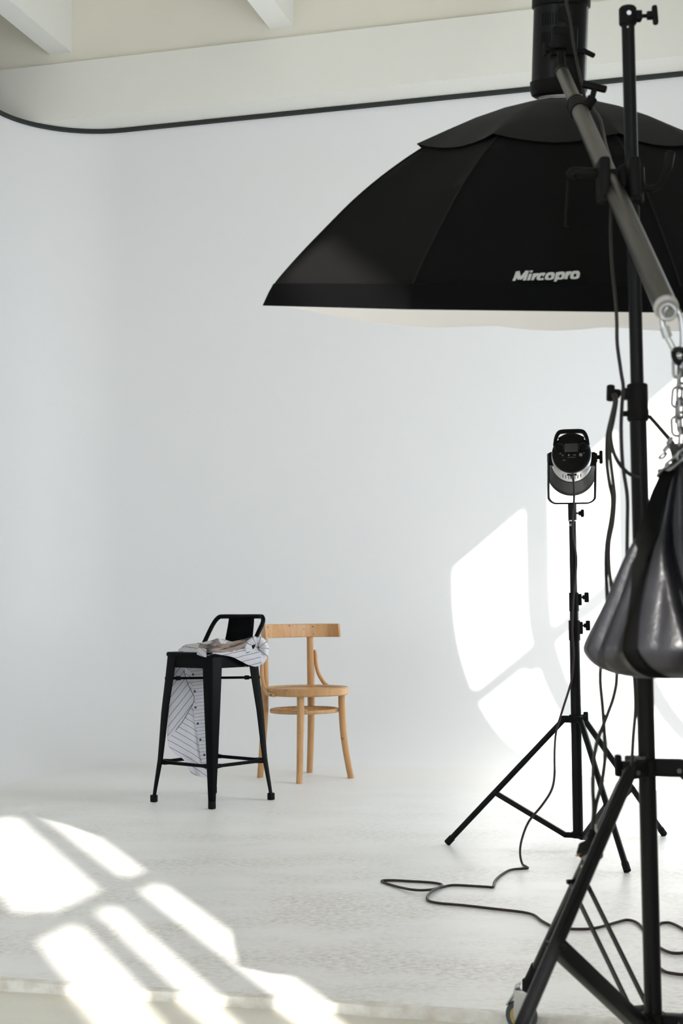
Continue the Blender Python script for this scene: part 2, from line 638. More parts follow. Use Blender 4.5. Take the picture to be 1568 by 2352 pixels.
# mullions: (n0, n1, z0, z1)
ZB, ZC = 2.225, 2.315
mull = (
    [(-1.45, -1.30, Z0, Z1), (-2.5, -2.35, Z0, Z1), (-3.5, -3.35, Z0, Z1)],
    [(0.335, 0.485, Z0, Z1), (0.085, 0.175, Z0, ZB), (-0.195, -0.06, ZC, ZC + 0.055)],
    [(5.80, 5.975, Z0, Z1), (6.56, 6.66, Z0, Z1), (5.70, 5.85, ZB - 0.06, ZC)],
)
for i, ((n0, n1), ml) in enumerate(zip(bays, mull)):
    bm = NB()
    wbox(bm, TR + 0.005, TR + 0.045, n0, n1, ZB, ZC)
    for (a0, a1, y0, y1) in ml:
        wbox(bm, TR + 0.004, TR + 0.046, a0, a1, y0, y1)
    struct('window_%d' % (i + 1), bm, M['frame'])
    portal('window_daylight', W(TR + 0.06, (n0 + n1) / 2, (Z0 + Z1) / 2), n1 - n0, Z1 - Z0, W(-1, 0, 0))
# wall behind the camera with an unseen window added for fill light
bm = NB()
wbox(bm, -4.9, TR, -4.55, -4.5, LOW, 0.9)
wbox(bm, -4.9, TR, -4.55, -4.5, 3.1, 4.95)
wbox(bm, -4.9, -4.5, -4.55, -4.5, 0.9, 3.1)
wbox(bm, -2.7, TR, -4.55, -4.5, 0.9, 3.1)
struct('wall_front', bm, M['room'])
bm = NB()
for k in range(3):
    t = -4.5 + 1.8 * k / 2
    wbox(bm, t - 0.04, t + 0.04, -4.545, -4.505, 0.9, 3.1)
wbox(bm, -4.5, -2.7, -4.545, -4.505, 2.2, 2.28)
struct('window_4', bm, M['frame'])
portal('window_daylight', W(-3.6, -4.56, 2.0), 1.8, 2.2, W(0, 1, 0))

# ------------------------------------------------------------------ metal bar stool
SC = V((-0.59, 6.489, 0))
SRZ = math.atan2(0.760, 0.649)
stool = thing('bar_stool', 'black metal bar stool with low back and splayed legs, striped shirt thrown over its seat', 'stool', SC, SRZ)
SH = 0.672
bm = NB()
box(bm, (0, 0, SH - 0.011), (0.300, 0.300, 0.022), None, 0.009, 3)
finish('seat', bm, M['stool'], stool)
bm = NB()
q = 0.142
for (a, b_) in (((-q, -q), (q, -q)), ((q, -q), (q, q)), ((q, q), (-q, q)), ((-q, q), (-q, -q))):
    A, B = V((*a, SH - 0.045)), V((*b_, SH - 0.045))
    bar(bm, A, B, 0.05, 0.004, (0, 0, 1))
finish('apron', bm, M['stool'], stool)
def stool_leg(sx, sy):
    bm = NB()
    # L-shaped folded sheet, wide at the top and narrow at the foot
    st = [(0.65, 0.146, 0.060), (0.57, 0.152, 0.057), (0.40, 0.166, 0.047), (0.26, 0.173, 0.038), (0.19, 0.177, 0.034), (0.12, 0.184, 0.029), (0.05, 0.191, 0.024), (0.012, 0.1945, 0.022)]
    rings = []
    for z, o, w in st:
        th = 0.004
        r = 0.008
        prof = [(-w, 0), (-r, 0), (-r * 0.3, -r * 0.3), (0, -r), (0, -w), (-th, -w), (-th, -r - 0.002), (-r * 0.55, -r * 0.55), (-r - 0.002, -th), (-w, -th)]
        rings.append([bm.verts.new(V((sx * (o + a), sy * (o + b_), z))) for a, b_ in prof])
    m = len(rings[0])
    for A, B in zip(rings, rings[1:]):
        for j in range(m):
            bm.faces.new((A[j], A[(j + 1) % m], B[(j + 1) % m], B[j]))
    bm.faces.new(rings[0])
    bm.faces.new(rings[-1])
    # pressed stiffening rib on the fold
    tube(bm, [V((sx * (o - 0.0085), sy * (o - 0.0085), z)) for z, o, w in st[1:6]], 0.0065, 8)
    lg = finish('leg', bm, M['stool'], stool)
    bm = NB()
    box(bm, (sx * 0.186, sy * 0.186, 0.016), (0.026, 0.026, 0.032), None, 0.004)
    finish('foot_cap', bm, M['rubber'], lg)
for sx, sy in ((-1, -1), (1, -1), (1, 1), (-1, 1)):
    stool_leg(sx, sy)
def stretcher(a, b_, z):
    bm = NB()
    A, B = V((*a, z)), V((*b_, z))
    d = (B - A).normalized()
    pts = [A, A + d * 0.03, A + d * 0.06, B - d * 0.06, B - d * 0.03, B]
    sweep(bm, pts, circ(0.008, 12), scale=[1.45, 1.45, 1.0, 1.0, 1.45, 1.45])
    return bm
q = 0.166
for a, b_ in (((-q, -q), (q, -q)), ((q, -q), (q, q)), ((q, q), (-q, q)), ((-q, q), (-q, -q))):
    finish('stretcher', stretcher(a, b_, 0.178), M['stool'], stool)
for sgn in (1, -1):
    bm = NB()
    q = 0.152
    z = 0.552 if sgn == 1 else 0.538
    A, B = V((q, -q * sgn, z)), V((-q, q * sgn, z))
    tube(bm, [A, B], 0.006, 10)
    d = (B - A)
    for f_ in (0.14, 0.86):
        P = A + d * f_
        bar(bm, P - d.normalized() * 0.011, P + d.normalized() * 0.011, 0.019, 0.019, (0, 0, 1), 0.003)
    finish('cross_brace', bm, M['stool'], stool)
bm = NB()
zb = 0.828
path = [(0.055, -0.158, 0.605), (0.075, -0.160, 0.66), (0.13, -0.160, 0.75), (0.165, -0.158, 0.80), (0.180, -0.142, 0.824), (0.186, -0.115, zb), (0.19, 0, zb), (0.186, 0.115, zb), (0.180, 0.142, 0.824), (0.165, 0.158, 0.80), (0.13, 0.160, 0.75), (0.075, 0.160, 0.66), (0.055, 0.158, 0.605)]
tube(bm, smooth(path, 7), 0.0105, 14)
finish('back_rail', bm, M['stool'], stool)
bm = NB()
rows = []
for k in range(9):
    f_ = k / 8
    z = 0.828 - f_ * 0.20
    x = 0.188 - 0.045 * f_ ** 1.3
    w = 0.082 + 0.012 * f_
    rows.append([V((x + 0.012 * (1 - (y_ / w) ** 2) * 0.6, y_, z)) for y_ in [-w + 2 * w * j / 8 for j in range(9)]])
vs = grid(bm, rows)
bmesh.ops.solidify(bm, geom=bm.faces[:], thickness=0.004)
finish('back_panel', bm, M['stool'], stool)

# ------------------------------------------------------------------ striped shirt on the stool
sm_a = stripe_mat('pinstripe_cloth_rising', 0)
ex, ey = V((0.649, 0.760, 0)).normalized(), V((-0.760, 0.649, 0)).normalized()
shirt = thing('shirt', 'white shirt with thin dark stripes and black buttons crumpled over the stool seat', 'shirt', SC + V((0, 0, SH)), 0)

def cloth(name, rows_px, nsub, m, thick=0.003, wr=0.004, wscale=22, seed=0.0, uvf=None, parent=shirt):
    """rows of world points -> smooth cloth sheet with wrinkles"""
    R1 = [smooth(r, nsub) for r in rows_px]
    cols = list(zip(*R1))
    C1 = [smooth(list(c), nsub) for c in cols]
    R2 = [list(r) for r in zip(*C1)]
    uvs = []
    for i, r in enumerate(R2):
        uvs.append([uvf(p) for p in r])
    out = []
    for i, r in enumerate(R2):
        ro = []
        for j, p in enumerate(r):
            n_ = noise.noise(V((p.x * wscale + seed, p.y * wscale, p.z * wscale))) + 0.5 * noise.noise(V((p.x * wscale * 2.3, p.y * wscale * 2.3 + seed, p.z * wscale * 2.3)))
            ro.append(p + V((0.0, -1.0, 0.45)) * (wr * n_))
        out.append(ro)
    bm = NB()
    grid(bm, out, uvs)
    bmesh.ops.solidify(bm, geom=bm.faces[:], thickness=thick)
    return finish(name, bm, m, parent, world=True, angle=70)

def YS(x, off=0.0):
    """depth of the stool seat's front edges under picture column x"""
    if x < 488:
        f_ = (x - 386) / (488 - 386)
        return 6.49 + (6.27 - 6.49) * f_ + off
    f_ = (x - 488) / (606 - 488)
    return 6.27 + (6.49 - 6.27) * f_ + off
def P(x, y, off):
    return pt(x, y, YS(x, off))
def px_uv(rot=0.0, sc=1 / 503.0, bend=0.0):
    cr_, sr_ = math.cos(math.radians(rot)), math.sin(math.radians(rot))
    def f_(p):
        v = p - CPOS
        w_ = v.dot(fw)
        x, y = 784 + F * v.dot(RT) / w_ - 440, 1176 - F * v.dot(UP) / w_ - 1600
        a, b2 = x * sc, -y * sc
        return (a * cr_ - b2 * sr_, a * sr_ + b2 * cr_ + bend * a * a)
    return f_

# heap on the seat: front hem, front face, crest, back
cols = [(409, 1497, 1494, 1492, 1497), (424, 1503, 1492, 1481, 1492), (441, 1502, 1490, 1478, 1490), (456, 1507, 1489, 1477, 1489), (474, 1508, 1490, 1473, 1488), (492, 1501, 1489, 1469, 1487), (512, 1502, 1488, 1468, 1486), (532, 1503, 1490, 1474, 1487), (552, 1507, 1492, 1476, 1487), (572, 1512, 1492, 1470, 1485), (588, 1512, 1490, 1466, 1484), (600, 1508, 1488, 1470, 1484)]
rows = [[P(c[0], c[1], 0.000) for c in cols], [P(c[0], c[2], 0.035) for c in cols], [P(c[0], c[3], 0.085) for c in cols], [P(c[0] , c[4], 0.15) for c in cols]]
body = cloth('crumpled_body', rows, 6, sm_a, 0.004, 0.008, 24, 1.0, px_uv(8, bend=0.8))
# printed panel folded across the crest
cols = [(456, 1488, 1484, 1481), (470, 1490, 1485, 1480), (486, 1494, 1487, 1478), (504, 1497, 1488, 1477), (522, 1499, 1489, 1475), (536, 1497, 1486, 1473), (550, 1491, 1481, 1470), (566, 1482, 1473, 1466), (580, 1473, 1466, 1462), (592, 1464, 1461, 1459)]
rows = [[P(c[0], c[1], -0.004) for c in cols], [P(c[0], c[2], 0.012) for c in cols], [P(c[0], c[3], 0.065) for c in cols]]
o = cloth('printed_panel', rows, 6, print_mat(), 0.002, 0.0028, 26, 5.0, px_uv(-12))
o['label'] = 'faded brown and pink picture print'
cols = [(459, 1483, 1480, 1479), (474, 1487, 1480, 1475), (488, 1486, 1477, 1470), (499, 1482, 1473, 1466), (506, 1480, 1476, 1473)]
rows = [[P(c[0], c[1], 0.030) for c in cols], [P(c[0], c[2], 0.055) for c in cols], [P(c[0], c[3], 0.085) for c in cols]]
o = cloth('printed_corner', rows, 5, mat('mauve_grey_print', (0.36, 0.30, 0.30), 0.85, spec=0.1, vary=(30, 0.7, (0.55, 0.50, 0.49))), 0.002, 0.003, 34, 8.0, px_uv(0))
o['label'] = 'mauve grey printed corner'
# gathered cuff fanning out over the right corner of the seat
fan = []
cx_, cy_ = 592, 1489
for k in range(15):
    a = math.radians(215 - 295 * k / 14)
    rxo, ryo = 27 + (4 if 150 < math.degrees(a) % 360 < 235 else 0), 40 if math.sin(a) < 0 else 30
    rim = (cx_ - 2 + rxo * math.cos(a), cy_ + 2 - ryo * math.sin(a))
    fan.append((rim, a))
rows = []
for f_, off in ((0.10, 0.030), (0.45, 0.004), (0.8, -0.010), (1.0, 0.012)):
    rows.append([P(cx_ + (r_[0] - cx_) * f_, cy_ + (r_[1] - cy_) * f_, off + 0.006 * math.cos(k * 2.1)) for k, (r_, a) in enumerate(fan)])
def fan_uv(p):
    v = p - CPOS
    w_ = v.dot(fw)
    x, y = 784 + F * v.dot(RT) / w_ - cx_, 1176 - F * v.dot(UP) / w_ - cy_
    return (math.hypot(x, y) / 503, math.atan2(y, x) * 0.036)
cloth('cuff', rows, 5, sm_a, 0.003, 0.004, 30, 9.0, fan_uv)
# lower front lapel falling over the seat edge
cols = [(487, 1499, 1500, 1501), (510, 1498, 1501, 1505), (532, 1495, 1502, 1509), (552, 1491, 1505, 1518), (570, 1488, 1508, 1527), (586, 1492, 1512, 1531), (599, 1497, 1510, 1528)]
rows = [[P(c[0], c[1], 0.0) for c in cols], [P(c[0], c[2], -0.014) for c in cols], [P(c[0], c[3], -0.010) for c in cols]]
cloth('lapel', rows, 5, sm_a, 0.003, 0.003, 30, 2.0, px_uv(-14))
# collar tip hanging over the left edge
cols = [(452, 1490, 1500, 1503), (462, 1488, 1500, 1507), (474, 1491, 1502, 1510)]
rows = [[P(c[0], c[1], -0.004) for c in cols], [P(c[0], c[2], -0.016) for c in cols], [P(c[0], c[3], -0.014) for c in cols]]
cloth('collar_tip', rows, 5, sm_a, 0.003, 0.002, 30, 3.0, px_uv(40))
# tail hanging below the seat, behind the left stretcher
def YH(x):
    f_ = (x - 384) / (487 - 384)
    return 6.50 + (6.68 - 6.50) * f_
def H(x, y, off=0.0):
    return pt(x, y, YH(x) - 0.012 + off)
lev = [(1528, 399, 480), (1560, 395, 482), (1600, 391, 484), (1640, 387, 486), (1675, 384, 487), (1697, 384, 488), (1715, 388, 488), (1733, 402, 488), (1742, 418, 488), (1752, 427, 489), (1768, 434, 490), (1778, 442, 490)]
rows = []
for y, xa, xb in lev:
    sl = 16 if y > 1750 else (8 if y > 1720 else 0)
    rows.append([H(xa + (xb - xa) * k / 5, y + sl * k / 5 - (6 if y < 1535 else 0), -0.01 * math.sin(k * 1.7 + y * 0.02)) for k in range(6)])
tail = cloth('tail', rows, 5, sm_a, 0.003, 0.004, 14, 4.0, px_uv(32, bend=0.5))
# folded-over front edge with a rounded turn
fold = [(1524, 396, 422), (1556, 393, 428), (1580, 391, 440), (1596, 390, 447), (1612, 389, 447), (1630, 388, 437), (1650, 386, 424), (1672, 385, 406), (1690, 384, 393)]
rows = [[H(xa + (xb - xa) * k / 3, y, -0.022 - 0.006 * math.sin(PI * k / 3)) for k in range(4)] for y, xa, xb in fold]
fo = cloth('folded_front', rows, 5, sm_a, 0.004, 0.003, 16, 6.0, px_uv(-52))
hem = [(422, 1540), (430, 1568), (442, 1592), (446, 1604), (443, 1616), (432, 1636), (420, 1656), (404, 1677)]
bm = NB()
sweep(bm, smooth([H(x, y, -0.032) for x, y in hem], 5), rrect(0.002, 0.0025, 0.0005, 1))
finish('hem_stitching', bm, M['button'], fo, world=True)
# button placket
rows = [[H(x0 + (x1 - x0) * k / 3, y, -0.016 - 0.004 * math.sin(y * 0.03)) for k in range(4)] for y, x0, x1 in ((1530, 436, 480), (1570, 440, 482), (1610, 444, 484), (1650, 446, 486), (1690, 453, 488), (1730, 459, 490), (1752, 464, 490))]
cloth('placket', rows, 5, sm_a, 0.003, 0.002, 16, 7.0, px_uv(-8, sc=1 / 330.0))
def button(x, y, Y):
    bm = NB()
    p = pt(x, y, Y)
    lathe(bm, [(0.0045, -0.002), (0.0055, 0.0), (0.005, 0.002), (0.003, 0.0012)], p, (0, -1, 0.1), 14)
    finish('button', bm, M['button'], shirt, world=True)
for x, y in ((443, 1549), (447, 1588), (449, 1625), (454, 1662), (460, 1699), (469, 1734)):
    button(x, y, YH(x) - 0.052)
button(593, 1487, YS(593) - 0.012)

# ------------------------------------------------------------------ bentwood chair
CC = V((-0.184, 7.32, 0))
CRZ = math.atan2(-0.776, 0.63)     # local +x is the front
chair = thing('chair', 'honey-coloured bentwood chair with round seat and curved back slat, behind the black stool', 'chair', CC, CRZ)
RS, ZS = 0.215, 0.463
bm = NB()
lathe(bm, [(RS - 0.040, ZS - 0.040), (RS - 0.006, ZS - 0.040), (RS, ZS - 0.034), (RS + 0.001, ZS - 0.006), (RS - 0.006, ZS), (RS - 0.028, ZS - 0.001), (RS - 0.040, ZS - 0.008)], (0, 0, 0), (0, 0, 1), 64, False, False)
sr = finish('seat_ring', bm, M['wood'], chair)
bm = NB()
lathe(bm, [(RS - 0.034, ZS - 0.018), (RS - 0.034, ZS - 0.009), (0.10, ZS - 0.011), (0.004, ZS - 0.012)], (0, 0, 0), (0, 0, 1), 64)
finish('seat_panel', bm, M['wood'], chair)
def chair_leg(pts, scl):
    bm = NB()
    P_ = smooth(pts, 8)
    m_ = len(P_)
    sc_ = []
    for i in range(m_):
        f_ = i / (m_ - 1) * (len(scl) - 1)
        k = min(int(f_), len(scl) - 2)
        sc_.append(scl[k] + (scl[k + 1] - scl[k]) * (f_ - k))
    tube(bm, P_, 0.016, 16, scale=sc_)
    # flat foot on the floor
    zmin = min(v.co.z for v in bm.verts)
    for v in bm.verts:
        if v.co.z < 0.012:
            v.co.z = 0.0
    return finish('leg', bm, M['wood'], chair)
for s_ in (-1, 1):
    chair_leg([(0.150, s_ * 0.166, 0.0), (0.140, s_ * 0.154, 0.08), (0.127, s_ * 0.141, 0.20), (0.122, s_ * 0.134, 0.32), (0.120, s_ * 0.132, 0.435)], [0.98, 1.02, 1.08, 1.15, 1.15])
for s_ in (-1, 1):
    chair_leg([(-0.187, s_ * 0.160, 0.0), (-0.172, s_ * 0.156, 0.15), (-0.160, s_ * 0.152, 0.30), (-0.158, s_ * 0.150, 0.45), (-0.160, s_ * 0.149, 0.60), (-0.163, s_ * 0.148, 0.765)], [1.0, 1.1, 1.2, 1.25, 1.2, 1.05])
bm = NB()
rg = [(0.187 * math.cos(2 * PI * k / 48), 0.187 * math.sin(2 * PI * k / 48), 0.343) for k in range(48)]
sweep(bm, [V((x * 0.86 - 0.02, y * 0.93, z)) for x, y, z in rg], rrect(0.016, 0.021, 0.006), closed=True, up=(0, 0, 1))
finish('stretcher_ring', bm, M['wood'], chair)
# curved back slat
bm = NB()
def slat(tt):
    cs, sn = math.cos(tt), math.sin(tt)
    e_ = 0.82
    return (-0.030 - 0.150 * math.copysign(abs(cs) ** e_, cs), 0.236 * math.copysign(abs(sn) ** e_, sn))
pts = []
for k in range(33):
    tt = math.radians(-88 + 176 * k / 32)
    a, b_ = slat(tt)
    pts.append(V((a + 0.016, b_, 0.747)))
sweep(bm, pts, rrect(0.013, 0.070, 0.005), up=(0, 0, 1))
for v in bm.verts:   # the slat leans back a little
    v.co.x -= (v.co.z - 0.747) * 0.12
sl = finish('back_slat', bm, M['wood'], chair)
for s_ in (-1, 1):
    for dz in (-0.020, 0.020):
        bm = NB()
        cyl(bm, (-0.139, s_ * 0.148, 0.747 + dz), (-0.1318, s_ * 0.148, 0.747 + dz), 0.0032, n=10)
        finish('screw', bm, M['screw'], sl)
for s_ in (-1, 1):
    bm = NB()
    tube(bm, smooth([(-0.150, s_ * 0.170, 0.645), (-0.148, s_ * 0.174, 0.62), (-0.146, s_ * 0.177, 0.57), (-0.135, s_ * 0.184, 0.52), (-0.105, s_ * 0.196, 0.472), (-0.065, s_ * 0.209, 0.445), (-0.02, s_ * 0.2195, 0.433), (0.02, s_ * 0.2205, 0.431)], 7), 0.0105, 12, scale=[0.55] * 3 + [0.8] * 4 + [1.0] * 43)
    br = finish('curved_brace', bm, M['wood'], chair)
    bm = NB()
    cyl(bm, (0.004, s_ * 0.2285, 0.432), (0.004, s_ * 0.2325, 0.432), 0.005, n=12)
    finish('screw', bm, M['screw'], br)

# ------------------------------------------------------------------ continuous LED light on its stand
LX, LY = 0.829, 5.1
stand = thing('light_stand', 'thin black tripod light stand on the white floor holding the small studio lamp', 'light stand', (LX, LY, 0))
def zof(y, Y, x=1316):
    return pt(x, y, Y).z
def vt(bm, z0, z1, r, n=20, x=LX, Y=LY):
    cyl(bm, (x, Y, z0), (x, Y, z1), r, n=n)
zA, zB, zC, zD = zof(1652, LY), zof(1471, LY), zof(1406, LY), zof(1196, LY)
bm = NB(); vt(bm, 0.055, zof(1440, LY), 0.0182); finish('lower_tube', bm, M['black'], stand, True)
bm = NB(); vt(bm, zof(1440, LY), zof(1380, LY), 0.0155); finish('middle_tube', bm, M['black'], stand, True)
bm = NB(); vt(bm, zof(1380, LY), zD, 0.0128); finish('upper_tube', bm, M['black'], stand, True)
def collar(z0, z1, r, kz, kdir=(1, 0, 0)):
    bm = NB()
    vt(bm, z0, z1, r)
    box(bm, (LX + r * 0.8, LY, z0 + (z1 - z0) * 0.62), (0.026, 0.022, (z1 - z0) * 0.62), None, 0.003)
    o = finish('collar', bm, M['blackm'], stand, True)
    bm = NB()
    tknob(bm, V((LX + r + 0.006, LY, kz)), kdir, 0.014, 0.036, 0.016)
    finish('knob', bm, M['blackm'], o, True)
collar(zof(1404, LY), zof(1361, LY), 0.0175, zof(1372, LY))
collar(zof(1471, LY), zof(1425, LY), 0.0205, zof(1437, LY))
bm = NB()
vt(bm, zD, zof(1156, LY), 0.0155)
top = finish('spigot', bm, M['black'], stand, True)
bm = NB()
vt(bm, zD - 0.003, zD + 0.0015, 0.0160)
cyl(bm, (LX - 0.008, LY - 0.010, zof(1206, LY)), (LX - 0.008, LY - 0.0155, zof(1206, LY)), 0.005, n=12)
finish('steel_ring', bm, M['chrome'], top, True)
bm = NB()
tknob(bm, V((LX + 0.014, LY, zof(1179, LY))), (1, 0, 0), 0.016, 0.028, 0.012)
finish('knob', bm, M['blackm'], top, True)
feet = [fl(1027, 1941), fl(1440, 2005), fl(1524, 1920)]
# spider collar at the leg tops
bm = NB()
vt(bm, zA - 0.012, zA + 0.016, 0.024)
for f_ in feet:
    d = (f_ - V((LX, LY, 0))); d.z = 0; d.normalize()
    bar(bm, V((LX, LY, zA)) + d * 0.015, V((LX, LY, zA)) + d * 0.052, 0.024, 0.022, (0, 0, 1), 0.003)
o = finish('leg_collar', bm, M['blackm'], stand, True)
bm = NB()
tknob(bm, V((LX + 0.02, LY + 0.01, zA + 0.008)), (0.9, 0.4, 0), 0.012, 0.034, 0.016)
finish('knob', bm, M['blackm'], o, True)
bm = NB()
vt(bm, 0.048, 0.068, 0.023)
for f_ in feet:
    d = (f_ - V((LX, LY, 0))); d.z = 0; d.normalize()
    bar(bm, V((LX, LY, 0.056)) + d * 0.015, V((LX, LY, 0.056)) + d * 0.05, 0.018, 0.020, (0, 0, 1), 0.003)
finish('brace_hub', bm, M['blackm'], stand, True)
for f_ in feet:
    d = (f_ - V((LX, LY, 0))); d.z = 0; d.normalize()
    A = V((LX, LY, zA - 0.003)) + d * 0.045
    B = V((f_.x, f_.y, 0.008))
    bm = NB()
    tube(bm, [A, B], 0.0105, 14)
    lg = finish('leg', bm, M['black'], stand, True)
    bm = NB()
    u = (A - B).normalized()
    cyl(bm, B - u * 0.002, B + u * 0.028, 0.0125, n=14)
    finish('foot_cap', bm, M['rubber'], lg, True)
    J = A + (B - A) * 0.585
    Hh = V((LX, LY, 0.056)) + d * 0.045
    bm = NB()
    bar(bm, Hh, J, 0.018, 0.012, (0, 0, 1))
    cyl(bm, J + d.cross(V((0, 0, 1))) * -0.013, J + d.cross(V((0, 0, 1))) * 0.013, 0.004, n=8)
    finish('brace', bm, M['black'], stand, True)

lamp_c = pt(1312, 1052, LY)
lamp = thing('studio_lamp', 'small black and silver studio lamp with control panel on the thin stand', 'lamp', lamp_c)
pa = math.radians(-7)
LA = V((0.158, math.cos(pa), math.sin(pa))).normalized()   # lamp axis, pointing away from the camera
LRt = LA.cross(V((0, 0, 1))).normalized()
LU = LRt.cross(LA)
pc = pt(1312, 1041, LY - 0.10)
def LP(x, z, d):     # point in lamp coordinates
    return pc + LRt * x + LU * z + LA * d
bm = NB()
lathe(bm, [(0.060, -0.004), (0.066, 0.0), (0.0685, 0.006), (0.0685, 0.018)], pc, LA, 48)
pan = finish('control_panel', bm, M['blackm'], lamp, True)
bm = NB()
lathe(bm, [(0.0685, 0.018), (0.0700, 0.022), (0.0700, 0.135), (0.072, 0.14), (0.072, 0.15)], pc, LA, 48)
hs = finish('housing', bm, M['silver'], lamp, True)
hs['label'] = 'silver cylindrical housing'
bm = NB()
for k in range(-3, 4):
    a = math.radians(-90 + k * 9)
    for d_ in (0.06,):
        c_ = LP(0.0703 * math.cos(a), 0.0703 * math.sin(a), 0.085)
        box(bm, c_, (0.0025, 0.045, 0.004), basis(LA.cross(V((1, 0, 0))), LRt))
box(bm, LP(0, -0.071, 0.035), (0.034, 0.012, 0.004), basis(LU, LRt), 0.001)
box(bm, LP(0, -0.072, 0.06), (0.012, 0.05, 0.006), basis(LU, LRt), 0.001)
finish('vent_slots', bm, M['blackm'], hs, True)
bm = NB()
lathe(bm, [(0.070, 0.148), (0.074, 0.152), (0.078, 0.20), (0.086, 0.27), (0.0885, 0.30), (0.0905, 0.305), (0.0905, 0.318), (0.084, 0.318), (0.06, 0.20)], pc, LA, 56)
rf = finish('reflector', bm, M['blackm'], lamp, True)
# carrying handle above the panel
bm = NB()
hp = [(-0.058, 0.030), (-0.054, 0.055), (-0.046, 0.073), (-0.034, 0.080), (0.0, 0.081), (0.034, 0.080), (0.046, 0.073), (0.054, 0.055), (0.058, 0.030)]
sweep(bm, smooth([LP(x, z, 0.005) for x, z in hp], 5), rrect(0.012, 0.026, 0.004), up=LA)
hx = [(-0.043, 0.052), (-0.02, 0.064), (0, 0.067), (0.02, 0.064), (0.043, 0.052)]
sweep(bm, smooth([LP(x, z, 0.006) for x, z in hx], 5), rrect(0.012, 0.020, 0.004), up=LA)
finish('carry_handle', bm, M['blackm'], lamp, True)
bm = NB()
box(bm, LP(0, 0.019, -0.0045), (0.048, 0.030, 0.002), basis(LA, LRt), 0.0005)
finish('display', bm, M['screen'], pan, True)
for sx in (-1, 1):
    bm = NB()
    cyl(bm, LP(sx * 0.0425, 0.020, -0.002), LP(sx * 0.0425, 0.020, -0.014), 0.0125, n=24, bev=0.0015)
    dl = finish('dial', bm, M['blackm'], pan, True)
    bm = NB()
    ar = [LP(sx * 0.0425 + 0.0158 * math.cos(math.radians(a)), 0.020 + 0.0158 * math.sin(math.radians(a)), -0.0042) for a in range(-30, 211, 10)]
    sweep(bm, ar, rrect(0.0006, 0.0006, 0.0001, 1))
    finish('dial_scale', bm, M['print_white'], pan, True)
bm = NB()
cyl(bm, LP(0.032, -0.0075, -0.003), LP(0.032, -0.0075, -0.0065), 0.0062, n=20)
finish('push_button', bm, mat('grey_button', (0.13, 0.13, 0.13), 0.5), pan, True)
for x, z, w_, h_ in ((-0.041, -0.001, 0.005, 0.0015), (-0.0375, -0.001, 0.003, 0.003), (-0.031, -0.007, 0.007, 0.002), (-0.031, -0.0105, 0.002, 0.0025), (-0.0095, -0.0075, 0.005, 0.006), (0.0105, -0.0075, 0.009, 0.002), (0.043, -0.001, 0.006, 0.0015), (-0.026, -0.0255, 0.009, 0.0018), (0, -0.0155, 0.028, 0.0009)):
    bm = NB()
    box(bm, LP(x, z, -0.0042), (w_, h_, 0.0006), basis(LA, LRt))
    finish('panel_mark', bm, M['print_white'], pan, True)
# yoke
Yk = LY - 0.005
bm = NB()
ya = [pt(1259, 1062, Yk), pt(1259, 1132, Yk), pt(1261, 1147, Yk), pt(1272, 1156, Yk), pt(1290, 1156.5, Yk), pt(1336, 1156, Yk), pt(1352, 1155, Yk), pt(1364, 1147, Yk), pt(1366, 1132, Yk), pt(1367, 1062, Yk)]
sweep(bm, smooth(ya, 4), rrect(0.0055, 0.024, 0.002), up=(0, 1, 0))
for xx, sg in ((1260, -1), (1367, 1)):
    c_ = pt(xx, 1052, Yk)
    box(bm, c_, (0.010, 0.03, 0.034), None, 0.003)
yk = finish('yoke', bm, M['black'], lamp, True)
for xx, sg in ((1260, -1), (1367, 1)):
    bm = NB()
    c_ = pt(xx, 1051, Yk)
    box(bm, c_ + V((-sg * 0.011, 0, -0.006)), (0.020, 0.034, 0.05), None, 0.004)
    finish('pivot_block', bm, M['blackm'], lamp, True)
bm = NB()
tknob(bm, pt(1367, 1050, Yk), (1, 0, 0), 0.014, 0.048, 0.012)
finish('tilt_knob', bm, M['blackm'], lamp, True)

# ------------------------------------------------------------------ lamp cable: down the stand and across the floor
def hang(pts):
    return [pt(x, y, Y) for x, y, Y in pts]
cb = hang([(1314, 1072, LY - 0.10), (1316, 1100, LY - 0.10), (1318, 1130, LY - 0.06), (1317, 1165, LY - 0.03), (1315, 1205, LY - 0.026), (1317, 1240, LY - 0.026), (1323, 1280, LY - 0.022), (1321, 1330, LY - 0.025), (1316, 1385, LY - 0.032), (1314, 1450, LY - 0.036), (1317, 1500, LY - 0.032), (1314, 1550, LY - 0.032), (1308, 1578, LY - 0.032), (1291, 1632, LY - 0.04), (1277, 1680, LY - 0.06), (1273, 1730, LY - 0.08), (1273, 1780, LY - 0.10), (1266, 1815, LY - 0.12), (1244, 1850, LY - 0.15), (1214, 1887, LY - 0.18), (1198, 1928, LY - 0.22), (1194, 1960, LY - 0.25)])
fp = [(1200, 1986), (1212, 1993), (1200, 1995), (1172, 1998), (1150, 2010), (1136, 2024), (1132, 2037), (1118, 2037), (1085, 2035), (1040, 2033), (1012, 2038), (985, 2047), (950, 2047), (910, 2036), (876, 2024), (900, 2022), (940, 2024), (990, 2027), (1015, 2032), (1006, 2042), (988, 2053), (981, 2066), (1005, 2074), (1060, 2079), (1130, 2087), (1215, 2098), (1245, 2116), (1275, 2130), (1320, 2134), (1365, 2132), (1410, 2120), (1440, 2113), (1465, 2121), (1485, 2145), (1503, 2168), (1522, 2181), (1545, 2189), (1575, 2187), (1600, 2172), (1598, 2150), (1572, 2136), (1550, 2124), (1532, 2119), (1512, 2123), (1500, 2140), (1496, 2175), (1500, 2207), (1522, 2229), (1545, 2236), (1580, 2238), (1630, 2228)]
cb += [fl(x, y, 0.0045) + V((0, 0, 0.004 if i in (11, 12, 19, 20) else 0)) for i, (x, y) in enumerate(fp)]
bm = NB()
pp = smooth(cb, 5)
